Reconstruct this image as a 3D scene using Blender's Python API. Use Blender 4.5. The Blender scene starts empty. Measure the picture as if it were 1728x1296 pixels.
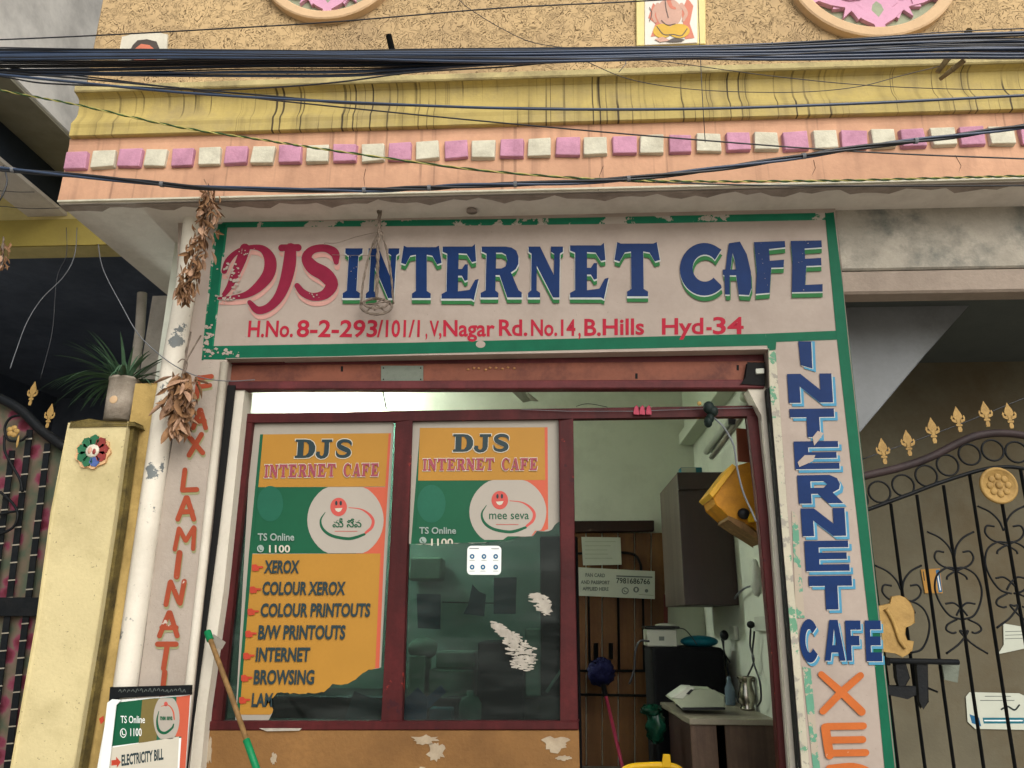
import bpy, math, random
from mathutils import Vector, Matrix
from mathutils.geometry import tessellate_polygon
S = bpy.context.scene
COL = S.collection
RND = random.Random(7)

# ------------------------------------------------------------------ camera
PITCH, YAW, ROLL, FPX = math.radians(16.955), math.radians(-3.057), math.radians(0.27), 1300.0
CAM = Vector((0, -3.83, 1.5))
FWD = Vector((math.sin(YAW)*math.cos(PITCH), math.cos(YAW)*math.cos(PITCH), math.sin(PITCH)))
_r0 = Vector((math.cos(YAW), -math.sin(YAW), 0)); _u0 = _r0.cross(FWD)
RGT = _r0*math.cos(ROLL) + _u0*math.sin(ROLL)
UPV = _u0*math.cos(ROLL) - _r0*math.sin(ROLL)
cd = bpy.data.cameras.new('camera'); cam = bpy.data.objects.new('camera', cd); COL.objects.link(cam)
cd.sensor_width = 36; cd.lens = 36*FPX/1728; cd.clip_end = 500; cd.clip_start = 0.05
cam.matrix_world = Matrix.Translation(CAM) @ Matrix((RGT, UPV, -FWD)).transposed().to_4x4()
S.camera = cam
# ------------------------------------------------------------------ world, sun, exposure
W = bpy.data.worlds.new("World"); S.world = W; W.use_nodes = True
wn = W.node_tree.nodes; wl = W.node_tree.links
sky = wn.new('ShaderNodeTexSky'); sky.sky_type = 'NISHITA'; sky.sun_disc = False
sky.sun_elevation = math.radians(52); sky.sun_rotation = math.radians(200)
sky.air_density = 1.0; sky.dust_density = 4.0; sky.ozone_density = 1.0
hsv = wn.new('ShaderNodeHueSaturation'); hsv.inputs['Saturation'].default_value = .35   # white overcast sky
wl.new(sky.outputs[0], hsv.inputs['Color']); wl.new(hsv.outputs[0], wn['Background'].inputs[0]); wn['Background'].inputs[1].default_value = 0.15
sd = bpy.data.lights.new('sun', 'SUN'); sun = bpy.data.objects.new('sun', sd); COL.objects.link(sun)
sd.energy = 1.5; sd.angle = math.radians(55); sd.color = (1, .95, .88)
# sun stands behind the camera, a little to the right, soft through cloud
sdir = Vector((0.45, -1.0, 0.72)).normalized()
sun.rotation_euler = sdir.to_track_quat('Z', 'Y').to_euler()
sky.sun_elevation = math.asin(sdir.z); sky.sun_rotation = math.atan2(sdir.x, sdir.y)
S.view_settings.view_transform = 'Standard'; S.view_settings.look = 'None'
S.view_settings.exposure = 0.06; S.view_settings.gamma = 1

# ------------------------------------------------------------------ geometry helpers
def ray(px, py):
    return FWD + RGT*((px-864)/FPX) + UPV*((648-py)/FPX)
def P(px, py, Y=0.0):
    d = ray(px, py); return CAM + d*((Y-CAM.y)/d.y)
def PX(px, py, X):
    d = ray(px, py); return CAM + d*((X-CAM.x)/d.x)
def PZ(px, py, Z):
    d = ray(px, py); return CAM + d*((Z-CAM.z)/d.z)

def catmull(pts, n=6, closed=False):
    out = []; m = len(pts)
    if m < 3: return [Vector(p) for p in pts]
    pts = [Vector(p) for p in pts]
    for i in range(m if closed else m-1):
        p1, p2 = pts[i], pts[(i+1) % m]
        p0 = pts[i-1] if (i > 0 or closed) else p1*2-p2
        p3 = pts[(i+2) % m] if (i+2 < m or closed) else p2*2-p1
        for k in range(n):
            t = k/n
            out.append(0.5*((2*p1)+(p2-p0)*t+(2*p0-5*p1+4*p2-p3)*t*t+(3*p1-p0-3*p2+p3)*t*t*t))
    if not closed: out.append(pts[-1])
    return out

class MB:
    def __init__(s): s.v = []; s.f = []; s.m = []; s.s = []
    def add(s, v, f, m=0, smooth=False):
        o = len(s.v); s.v += [Vector(p) for p in v]
        for q in f: s.f.append([o+i for i in q]); s.m.append(m); s.s.append(smooth)
        return s
    def poly(s, loops, m=0):
        if not isinstance(loops[0], (list, tuple)): loops = [loops]
        flat = [p for l in loops for p in l]
        if len(loops) == 1 and len(flat) <= 4: s.add(flat, [list(range(len(flat)))], m)
        else: s.add(flat, [list(t) for t in tessellate_polygon(loops)], m)
        return s
    def prism(s, pts, vec, m=0, caps=True):
        n = len(pts); v = list(pts)+[p+vec for p in pts]
        f = [[i, (i+1) % n, n+(i+1) % n, n+i] for i in range(n)]
        if caps:
            if n <= 4: f += [list(range(n))[::-1], list(range(n, 2*n))]
            else:
                t = tessellate_polygon([pts]); f += [list(q) for q in t]+[[n+i for i in q][::-1] for q in t]
        return s.add(v, f, m)
    def pxslab(s, pxs, Y, depth, m=0):
        return s.prism([P(x, y, Y) for x, y in pxs], Vector((0, depth, 0)), m)
    def box(s, a, b, m=0):
        (x0, y0, z0), (x1, y1, z1) = a, b
        v = [(x, y, z) for z in (z0, z1) for y in (y0, y1) for x in (x0, x1)]
        return s.add(v, [[0, 2, 3, 1], [4, 5, 7, 6], [0, 1, 5, 4], [2, 6, 7, 3], [0, 4, 6, 2], [1, 3, 7, 5]], m)
    def obox(s, c, ax, ay, az, m=0, top=1.0):
        v = []
        for k in (-1, 1):
            q = top if k == 1 else 1
            for j in (-1, 1):
                for i in (-1, 1): v.append(c+ax*i*q+ay*j*q+az*k)
        return s.add(v, [[0, 2, 3, 1], [4, 5, 7, 6], [0, 1, 5, 4], [2, 6, 7, 3], [0, 4, 6, 2], [1, 3, 7, 5]], m)
    def tube(s, pts, r, n=8, m=0, closed=False, caps=True):
        pts = [Vector(p) for p in pts]; L = len(pts)
        rr = r if isinstance(r, (list, tuple)) else [r]*L
        v = []; f = []; ref = None
        for i, p in enumerate(pts):
            a = pts[i-1] if (i > 0 or closed) else p
            b = pts[(i+1) % L] if (i < L-1 or closed) else p
            t = (b-a)
            if t.length < 1e-9: t = Vector((0, 0, 1))
            t.normalize()
            if ref is None:
                ref = t.cross(Vector((0, 0, 1)))
                if ref.length < .1: ref = t.cross(Vector((1, 0, 0)))
            ref = (ref - t*ref.dot(t))
            if ref.length < 1e-6: ref = t.orthogonal()
            ref.normalize(); bi = t.cross(ref)
            for k in range(n):
                a_ = 2*math.pi*k/n; v.append(p+(ref*math.cos(a_)+bi*math.sin(a_))*rr[i])
        for i in range(L if closed else L-1):
            j = (i+1) % L
            for k in range(n): f.append([i*n+k, i*n+(k+1) % n, j*n+(k+1) % n, j*n+k])
        s.add(v, f, m, True)
        if caps and not closed:
            o = len(s.v)-len(v)
            for base in (0, (L-1)*n):
                s.f.append([o+base+k for k in range(n)]); s.m.append(m); s.s.append(False)
        return s
    def lathe(s, c, prof, n=20, m=0, axis=None, smooth=True):
        az = (axis or Vector((0, 0, 1))).normalized(); ax = az.orthogonal().normalized(); ay = az.cross(ax)
        v = [c+az*z+(ax*math.cos(2*math.pi*k/n)+ay*math.sin(2*math.pi*k/n))*r for r, z in prof for k in range(n)]
        f = [[i*n+k, i*n+(k+1) % n, (i+1)*n+(k+1) % n, (i+1)*n+k] for i in range(len(prof)-1) for k in range(n)]
        f += [list(range(n))[::-1], [(len(prof)-1)*n+k for k in range(n)]]
        return s.add(v, f, m, smooth)
    def ell(s, c, r, m=0, nu=14, nv=9):
        v = []; f = []
        for j in range(nv+1):
            t = math.pi*j/nv
            for i in range(nu):
                a = 2*math.pi*i/nu
                v.append(Vector((c[0]+r[0]*math.sin(t)*math.cos(a), c[1]+r[1]*math.sin(t)*math.sin(a), c[2]+r[2]*math.cos(t))))
        for j in range(nv):
            for i in range(nu): f.append([j*nu+i, j*nu+(i+1) % nu, (j+1)*nu+(i+1) % nu, (j+1)*nu+i])
        return s.add(v, f, m, True)
    def jitter(s, a, rnd=RND):
        for i, p in enumerate(s.v): s.v[i] = p+Vector((rnd.uniform(-a, a), rnd.uniform(-a, a), rnd.uniform(-a, a)))
        return s
    def mesh(s, name, mats, org=Vector((0, 0, 0))):
        me = bpy.data.meshes.new(name)
        me.from_pydata([tuple(p-org) for p in s.v], [], s.f)
        for i, p in enumerate(me.polygons): p.material_index = s.m[i]; p.use_smooth = s.s[i]
        for k in (mats if isinstance(mats, (list, tuple)) else [mats]): me.materials.append(k)
        me.update(); return me
    def build(s, name, mats, parent=None, bevel=0, org=None, seg=1):
        if parent is not None: org = world_loc(parent)
        elif org is None: org = centre(s.v)
        o = bpy.data.objects.new(name, s.mesh(name, mats, org)); COL.objects.link(o)
        if parent is not None: o.parent = parent
        else: o.location = org
        if bevel:
            b = o.modifiers.new('bevel', 'BEVEL'); b.width = bevel; b.segments = seg; b.limit_method = 'ANGLE'
        return o
def centre(vs):
    n = max(1, len(vs)); c = Vector((0, 0, 0))
    for p in vs: c += p
    return Vector((c.x/n, c.y/n, min(p.z for p in vs)))
def world_loc(o):
    l = Vector(o.location); q = o.parent
    while q is not None: l += Vector(q.location); q = q.parent
    return l
def tag(o, label=None, cat=None, group=None, kind=None):
    if label: o['label'] = label
    if cat: o['category'] = cat
    if group: o['group'] = group
    if kind: o['kind'] = kind
    return o
def thing(name, label, cat, loc=(0, 0, 0), group=None):
    o = bpy.data.objects.new(name, None); COL.objects.link(o); o.location = loc; o.empty_display_size = .1
    return tag(o, label, cat, group)
def copy_part(o, parent, loc=None, rot=None, scl=None):
    c = o.copy(); COL.objects.link(c); c.parent = parent
    if loc is not None: c.location = loc
    if rot is not None: c.rotation_euler = rot
    if scl is not None: c.scale = scl
    return c

# ------------------------------------------------------------------ materials
def lin(h):
    if isinstance(h, str):
        h = h.lstrip('#'); c = [int(h[i:i+2], 16)/255 for i in (0, 2, 4)]
    else: c = [x/255 for x in h]
    return tuple((x/12.92 if x <= .04045 else ((x+.055)/1.055)**2.4) for x in c)+(1,)
MATS = {}
def mat(name, col, rough=.75, var=.12, vs=6, stain=None, ss=2.5, sa=.5, drip=None, da=.6, dscale=38, dthr=.57,
        peel=None, ps=5, pthr=.66, bump=.15, bs=60, metal=0, spec=.22, emit=0, stucco=0, grain=None, speck=0):
    if name in MATS: return MATS[name]
    m = bpy.data.materials.new(name); m.use_nodes = True; MATS[name] = m
    N = m.node_tree.nodes; L = m.node_tree.links; b = N['Principled BSDF']
    b.inputs['Roughness'].default_value = rough; b.inputs['Metallic'].default_value = metal
    b.inputs['Specular IOR Level'].default_value = spec
    tc = N.new('ShaderNodeTexCoord').outputs['Object']
    gp = N.new('ShaderNodeNewGeometry').outputs['Position']
    base = lin(col)
    def noise(scale, detail=5, vec=gp, r=.6, sc3=None):
        if sc3:
            mp = N.new('ShaderNodeMapping'); mp.inputs['Scale'].default_value = sc3; L.new(vec, mp.inputs[0]); vec = mp.outputs[0]
        n = N.new('ShaderNodeTexNoise'); n.inputs['Scale'].default_value = scale; n.inputs['Detail'].default_value = detail
        n.inputs['Roughness'].default_value = r; L.new(vec, n.inputs['Vector']); return n.outputs[0]
    def ramp(inp, a, c, lo=0., hi=1.):
        n = N.new('ShaderNodeMapRange'); n.inputs[1].default_value = a; n.inputs[2].default_value = c
        n.inputs[3].default_value = lo; n.inputs[4].default_value = hi; L.new(inp, n.inputs[0]); return n.outputs[0]
    def mix(f, a, c, bt='MIX'):
        n = N.new('ShaderNodeMix'); n.data_type = 'RGBA'; n.blend_type = bt
        if isinstance(f, float): n.inputs[0].default_value = f
        else: L.new(f, n.inputs[0])
        for k, q in ((6, a), (7, c)):
            if isinstance(q, tuple): n.inputs[k].default_value = q
            else: L.new(q, n.inputs[k])
        return n.outputs[2]
    def mul(a, c):
        n = N.new('ShaderNodeMath'); n.operation = 'MULTIPLY'
        for k, q in ((0, a), (1, c)):
            if isinstance(q, (float, int)): n.inputs[k].default_value = q
            else: L.new(q, n.inputs[k])
        return n.outputs[0]
    dark = tuple(c*(1-var*1.6) for c in base[:3])+(1,); lite = tuple(min(1, c*(1+var)) for c in base[:3])+(1,)
    c = mix(ramp(noise(vs), .3, .7), dark, lite)
    c = mix(ramp(noise(vs*14, 3), .35, .75, 0, .5), c, dark)
    if grain:
        c = mix(ramp(noise(1, 4, gp, .6, grain), .4, .65, 0, .7), c, tuple(q*.45 for q in base[:3])+(1,))
    if peel:
        for i, pc in enumerate(peel if isinstance(peel, list) else [peel]):
            c = mix(ramp(noise(ps*(1+i*.7), 7, gp, .65), pthr, pthr+.012), c, lin(pc))
    if stain: c = mix(ramp(noise(ss, 6, gp, .7), .46, .72, 0, sa), c, lin(stain))
    if drip:
        d1 = ramp(noise(dscale, 1.5, gp, .5, (1, 0.0, .010)), dthr, dthr+.07)
        d2 = ramp(noise(2.6, 3, gp, .5, (1, 0, .8)), .40, .56)
        d3 = ramp(noise(dscale*.3, 3, gp, .5, (1, 0.0, .06)), .5, .75, 0, .45)
        c = mix(mul(mul(d1, d2), da), c, lin(drip)); c = mix(mul(d3, d2), c, lin(drip))
    if speck:
        c = mix(ramp(noise(55, 2), .70, .73, 0, speck), c, lin('#2c2722'))
    L.new(c, b.inputs['Base Color'])
    h = noise(bs, 4)
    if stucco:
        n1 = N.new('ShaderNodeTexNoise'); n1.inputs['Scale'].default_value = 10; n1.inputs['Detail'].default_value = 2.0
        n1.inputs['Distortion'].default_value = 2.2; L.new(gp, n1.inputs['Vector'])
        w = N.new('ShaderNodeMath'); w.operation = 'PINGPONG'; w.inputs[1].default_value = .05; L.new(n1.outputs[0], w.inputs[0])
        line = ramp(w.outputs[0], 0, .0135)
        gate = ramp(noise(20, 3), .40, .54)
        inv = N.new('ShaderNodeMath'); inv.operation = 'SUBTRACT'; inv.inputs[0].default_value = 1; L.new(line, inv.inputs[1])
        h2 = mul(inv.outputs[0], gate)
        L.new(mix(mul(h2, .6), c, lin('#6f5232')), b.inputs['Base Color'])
        bp = N.new('ShaderNodeBump'); bp.invert = True; bp.inputs['Strength'].default_value = 1; bp.inputs['Distance'].default_value = .018*stucco
        L.new(h2, bp.inputs['Height']); L.new(bp.outputs[0], b.inputs['Normal'])
    elif bump:
        bp = N.new('ShaderNodeBump'); bp.inputs['Strength'].default_value = bump; bp.inputs['Distance'].default_value = .01
        L.new(h, bp.inputs['Height']); L.new(bp.outputs[0], b.inputs['Normal'])
    if emit:
        b.inputs['Emission Color'].default_value = base; b.inputs['Emission Strength'].default_value = emit
    return m
def ink(name, col, rough=.7, wear=None, wthr=.68, fade=.1, ws=9):
    return mat(name, col, rough, var=fade, vs=9, bump=.05, spec=.12, peel=wear, ps=ws, pthr=wthr)

M = {}
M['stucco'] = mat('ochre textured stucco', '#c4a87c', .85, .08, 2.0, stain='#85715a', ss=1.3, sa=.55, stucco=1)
M['yellow_cornice'] = mat('weathered yellow cornice paint', '#b3a060', .7, .10, 5, stain='#7d7262', ss=3, sa=.5, drip='#2c2420', da=.9, dscale=52, dthr=.575)
M['ledge'] = mat('pale yellow ledge paint', '#b8aa78', .75, .15, 6, stain='#55493e', ss=4, sa=.7, bump=.3)
M['orange'] = mat('salmon orange fascia paint', '#cc9f80', .75, .08, 3, stain='#7d5548', ss=2.2, sa=.35, drip='#5a4038', da=.4, dscale=30, dthr=.60)
M['pink'] = mat('pink block paint', '#c48fa6', .7, .10, 12, stain='#84576b', ss=7, sa=.6, bump=.4, bs=35)
M['cream'] = mat('cream block paint', '#cfcbb6', .7, .10, 12, stain='#8b8470', ss=7, sa=.5, bump=.4, bs=35)
M['soffit'] = mat('whitewashed soffit', '#dcd5cb', .85, .06, 3, stain='#a89d92', ss=3.5, sa=.45)
M['lip'] = mat('damp grey plaster lip', '#a0948a', .85, .15, 9, stain='#6f645c', ss=6, sa=.6, bump=.4)
M['sign'] = mat('dusty pinkish white sign paint', '#a5988d', .65, .06, 3, stain='#877a70', ss=2.2, sa=.55, bump=.12, bs=30, speck=.25)
M['sidewall'] = mat('grey white pillar paint', '#a59a8e', .65, .07, 5, stain='#8d7f70', ss=3, sa=.4, bump=.2, speck=.3)
M['white'] = mat('old white paint', '#cfc9ba', .6, .07, 4, stain='#8f8672', ss=4, sa=.35, bump=.2, peel='#7f8789', ps=4, pthr=.72)
M['green'] = ink('sign green', '#0d5c42', .55, '#9c9488', .70, ws=7)
M['palegreen'] = ink('faded sign green', '#5d9078', .6, '#a39888', .49, ws=10)
M['topgreen'] = ink('worn top border green', '#1f7053', .6, '#aaa196', .54, ws=6)
M['red'] = ink('crimson sign red', '#801f38', .55, '#bba79b', .73, ws=12)
M['salmon'] = ink('salmon letter shadow', '#bd8f85', .6)
M['addr'] = ink('address red', '#a52438', .6)
M['blue'] = ink('sign navy blue', '#0a2a5a', .5, '#b8c0c8', .745, ws=14)
M['halo'] = ink('pale letter outline', '#b4b8b4', .6)
M['shgreen'] = ink('letter shadow green', '#2e6b3c', .6)
M['lightblue'] = ink('letter shadow light blue', '#4a8aa8', .6, '#b8b8b8', .68, ws=12)
M['orangeletter'] = ink('faded orange letter', '#b6622f', .6, '#c09a80', .66, ws=10)
M['redletter'] = ink('faded red orange letter', '#96462f', .65, '#b9aca0', .64, ws=14)
M['lettershade'] = ink('olive letter shade', '#8f8f6a', .7)
M['stained'] = mat('mould stained cement render', '#a59f92', .9, .15, 5, stain='#4f5755', ss=3.2, sa=1.0, bump=.6, bs=25)
M['salmonband'] = mat('dirty salmon plaster', '#988b7e', .85, .1, 4, stain='#6c6058', ss=3, sa=.5, bump=.3)
M['cement'] = mat('bare grey cement', '#8b867c', .9, .12, 4, stain='#5b5750', ss=2, sa=.5, bump=.4)
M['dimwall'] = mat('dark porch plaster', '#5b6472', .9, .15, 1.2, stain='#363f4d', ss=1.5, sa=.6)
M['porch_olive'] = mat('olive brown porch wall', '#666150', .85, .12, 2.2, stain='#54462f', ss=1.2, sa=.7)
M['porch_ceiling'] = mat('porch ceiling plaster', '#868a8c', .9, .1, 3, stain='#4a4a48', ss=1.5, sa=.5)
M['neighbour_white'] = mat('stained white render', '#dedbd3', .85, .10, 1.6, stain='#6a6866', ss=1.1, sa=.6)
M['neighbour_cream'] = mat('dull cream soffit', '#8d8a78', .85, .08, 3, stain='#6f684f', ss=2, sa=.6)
M['neighbour_yellow'] = mat('neighbour yellow beam', '#dccd8c', .8, .08, 2, stain='#978a5c', ss=1.5, sa=.5)
M['navy_beam'] = mat('dark blue grey beam', '#28303a', .8, .2, 4, stain='#15191e', ss=3, sa=.6)
M['maroon'] = mat('maroon painted wood', '#4c1819', .55, .3, 3, bump=.12, bs=40, grain=(14, 14, 1.5), peel=['#7e2a22', '#341016'], ps=4, pthr=.65, spec=.2)
M['shutter'] = mat('rusty brown shutter rail', '#7d4a38', .6, .14, 3, stain='#35191b', ss=2.5, sa=.85, bump=.25)
M['shutter_dark'] = mat('maroon shutter flange', '#5e2a2c', .6, .2, 5, stain='#2a1416', ss=7, sa=.6)
M['dado'] = mat('worn ochre dado paint', '#7f5c34', .7, .14, 3.0, stain='#5c4023', ss=2.0, sa=.8, peel='#a79c85', ps=2.3, pthr=.60, bump=.3)
M['black'] = mat('black gap', '#141414', .8, .1)
M['gate_yellow'] = mat('yellow gatepost paint', '#c6b98c', .7, .06, 3, stain='#978a60', ss=2.6, sa=.65, bump=.25, speck=.5)
M['moss'] = mat('mossy dirty yellow edge', '#6c5f35', .9, .3, 10, stain='#23201a', ss=9, sa=.9, bump=.6)
M['side_yellow'] = mat('weathered yellow side strip', '#b59a5e', .8, .1, 5, stain='#6f5d33', ss=4, sa=.75, bump=.3, speck=.5)
M['side_grey'] = mat('bare grey upper strip', '#9c968b', .85, .1, 5, stain='#6b655c', ss=4, sa=.6)
M['pvc'] = mat('whitewashed drain pipe', '#d6d0c1', .5, .05, 4, stain='#9b927e', ss=3, sa=.3, peel='#6e7474', ps=3.4, pthr=.635, bump=.15, speck=.3)
M['iron'] = mat('black painted iron', '#101417', .5, .25, 12, stain='#262422', ss=9, sa=.4, bump=.2, spec=.15)
M['iron_brown'] = mat('dusty brown iron', '#3b3030', .6, .25, 9, stain='#1c1c20', ss=6, sa=.5)
M['gold'] = mat('mustard gold paint', '#a5864e', .6, .12, 14, stain='#755a30', ss=12, sa=.6, bump=.3)
M['cable'] = mat('black cable sheath', '#15191f', .42, .2, 6, bump=0, spec=.6)
M['cable_sheen'] = mat('black cable with bluish sheen colour', '#2a3c56', .4, .2, 6, bump=0, spec=.7)  # bluish highlight on the black sheaths is put into the base colour
M['cable_grey'] = mat('grey wire', '#6d7074', .5, .2, 6, bump=0)
M['cable_green'] = mat('green twisted cord', '#3f5a35', .6, .3, 30, bump=0)
M['cable_yellow'] = mat('yellow twisted cord', '#b9b26a', .6, .2, 30, bump=0)
M['rope'] = mat('dusty jute rope', '#86796c', .95, .3, 40, bump=.6, bs=300)
M['dryleaf'] = mat('dry brown leaf', '#94704f', .8, .3, 14, stain='#4f3528', ss=18, sa=.6, bump=.2)
M['dryleaf2'] = mat('pale dry leaf', '#b8957a', .8, .3, 14, stain='#6d4a36', ss=18, sa=.5, bump=.2)
M['plant'] = mat('grey green succulent leaf', '#4c6b50', .55, .3, 20, stain='#22382b', ss=10, sa=.5, bump=.1)
M['potm'] = mat('lime stained pot', '#a3998b', .85, .15, 9, stain='#6f6254', ss=8, sa=.7, bump=.4)
M['wood_stick'] = mat('worn bamboo stick', '#8a6a40', .7, .2, 20, stain='#5b4630', ss=15, sa=.5, grain=(60, 60, 4))
M['green_plastic'] = mat('green plastic', '#0d7a4a', .4, .1, 10, bump=0)
M['tape'] = mat('dull tape', '#8b857a', .5, .1)
M['poster_white'] = mat('poster paper white', '#999388', .45, .05, 4, stain='#9a958a', ss=5, sa=.3, bump=.08, bs=6)
M['p_yellow'] = mat('poster mustard', '#a5782e', .45, .04, 4, bump=.05, bs=6)
M['p_green'] = mat('poster green', '#115237', .45, .06, 4, bump=.05, bs=6)
M['p_dgreen'] = mat('poster dark green print', '#1c5a45', .38, .06, 4, bump=0)
M['p_olive'] = mat('poster olive blend', '#6f6238', .38, .06, 4, bump=0)
M['p_orange'] = mat('poster orange red', '#b8573f', .45, .05, 4, bump=.05, bs=6)
M['p_circle'] = mat('poster pale disc', '#a29b90', .45, .03, 4, bump=.05, bs=6)
M['p_text'] = mat('poster slate text', '#26373b', .4, .05, 4, bump=0)
M['p_mauve'] = mat('poster mauve text', '#8f4450', .4, .05, 4, bump=0)
M['p_halo'] = mat('poster text outline', '#bdb8a8', .4, .03, 4, bump=0)
M['p_red'] = mat('poster hand red', '#ad3f2c', .4, .1, 4, bump=0)
M['p_face'] = mat('poster face coral', '#b85048', .4, .05, 4, bump=0)
M['p_grey'] = mat('poster grey text', '#8b9a92', .4, .05, 4, bump=0)
M['room_wall'] = mat('pale green room paint', '#cdd1c2', .8, .04, 1.5, stain='#a2a698', ss=1.6, sa=.5, bump=.08)
M['room_beam'] = mat('room beam paint', '#c0c6b5', .8, .03, 2)
M['room_floor'] = mat('dark room floor', '#4b4640', .6, .15, 3)
M['door_brown'] = mat('brown plank door', '#75502f', .6, .15, 2.5, grain=(10, 10, .8), stain='#3c2513', ss=1.5, sa=.5)
M['door_dark'] = mat('dark door wood', '#2c1a14', .6, .2, 3)
M['cab'] = mat('dark brown laminate', '#2e1a16', .45, .12, 3, grain=(12, 12, 1), spec=.5)
M['cab_side'] = mat('grey brown laminate', '#554a42', .5, .1, 3, grain=(12, 12, 1))
M['blackcloth'] = mat('black cloth cover', '#0b0c10', .9, .2, 9, bump=.4, bs=20)
M['whiteplastic'] = mat('aged white plastic', '#b5b8ab', .45, .05, 6, bump=0)
M['beige'] = mat('beige machine plastic', '#98a08a', .5, .08, 6, bump=0)
M['teal'] = mat('teal plastic', '#136577', .4, .12, 8, bump=0)
M['darkplastic'] = mat('dark plastic', '#181a1c', .4, .1, 6, bump=0)
M['steel'] = mat('polished steel', '#b9b2a4', .18, .05, 8, bump=0, metal=1)
M['laminate'] = mat('streaked wood laminate', '#5d4a3c', .5, .15, 4, grain=(30, 30, 2), stain='#3a2d26', ss=3, sa=.6)
M['tabletop'] = mat('dull tabletop', '#7d7767', .4, .12, 6)
M['blueduster'] = mat('dark blue bristle', '#10143f', .8, .3, 40, bump=.6, bs=100)
M['pinkplastic'] = mat('pink plastic', '#b8405c', .4, .1, 6, bump=0)
M['yellowplastic'] = mat('yellow plastic', '#d0a31a', .35, .06, 6, bump=0)
M['shelf_yellow'] = mat('yellow shelf paint', '#b9801c', .55, .12, 9, stain='#7d4f16', ss=8, sa=.6)
M['brownpanel'] = mat('reddish brown panel', '#6f3a26', .6, .12, 8)
M['paper'] = mat('printed paper', '#b9beb0', .7, .03, 8, bump=.05)
M['papergrey'] = mat('paper print grey', '#646b66', .7, .03, 8, bump=0)
M['paperdark'] = mat('paper print dark', '#26302e', .7, .03, 8, bump=0)
M['bluesheet'] = mat('blue card sheet', '#2d5d92', .6, .08, 6)
M['greysheet'] = mat('grey blue sheet', '#5d6d78', .6, .1, 6)
M['bundle'] = mat('pale paper bundle', '#8a927f', .8, .15, 8, stain='#5e6658', ss=6, sa=.5)
M['stickerwhite'] = mat('sticker white', '#dfe3e0', .3, .02, 8, bump=0)
M['stickerblue'] = mat('sticker blue', '#1c5a80', .3, .02, 8, bump=0)
M['residue'] = mat('scraped sticker paper residue', '#a8a296', .85, .18, 30, bump=.3)
M['fan'] = mat('dusty fan blade', '#9a958a', .5, .1, 8)
M['darkgourd'] = mat('dark green dried gourd', '#14231f', .6, .3, 20, bump=.4)
M['pinktoran'] = mat('faded pink cloth', '#a8485a', .8, .2, 20)
M['tin'] = mat('embossed tin plate', '#6f766a', .5, .2, 20, stain='#454b42', ss=20, sa=.6, metal=.3)
M['bamboo'] = mat('old bamboo stub', '#8a7a56', .7, .15, 12, stain='#4d432f', ss=10, sa=.5)
M['tile_cream'] = mat('cream tile border', '#dccb88', .4, .06, 6)
M['tile_white'] = mat('glazed white tile', '#d8d2c6', .3, .04, 6, bump=0)
M['tile_orange'] = mat('tile orange red print', '#c9765c', .4, .1, 6, bump=0)
M['tile_skin'] = mat('tile buff print', '#c49a86', .4, .1, 6, bump=0)
M['tile_yellow'] = mat('tile yellow print', '#cfa62e', .4, .1, 6, bump=0)
M['tile_dark'] = mat('tile dark print', '#4e4640', .4, .1, 6, bump=0)
M['medal_ring'] = mat('peach plaster ring', '#cfb08a', .75, .06, 4, bump=.2)
M['medal_pink'] = mat('pink plaster flower', '#d49fb8', .75, .08, 6, bump=.2)
M['medal_back'] = mat('pale green plaster ground', '#9fa68c', .8, .12, 6, stain='#6d7464', ss=5, sa=.5)
M['road'] = mat('dusty street', '#b2aa9d', .9, .12, 1.5, stain='#4a453e', ss=1, sa=.5)
M['ceramic_cream'] = mat('terracotta cream glaze', '#cfa77c', .4, .08, 10, bump=0)
M['ceramic_green'] = mat('green glaze', '#2f6a4a', .3, .2, 10, bump=0)
M['ceramic_red'] = mat('red brown glaze', '#8a3a36', .3, .2, 10, bump=0)
M['ceramic_blue'] = mat('blue glaze', '#4a5f95', .3, .2, 10, bump=0)
M['ceramic_white'] = mat('white glaze', '#d0cbb9', .3, .1, 10, bump=0)
M['tubelight'] = mat('lit fluorescent tube', '#f6fff4', .4, 0, bump=0, emit=1800)
M['bulb'] = mat('tiny lit orange bulb', '#ff9a5a', .4, 0, bump=0, emit=8)

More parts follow.
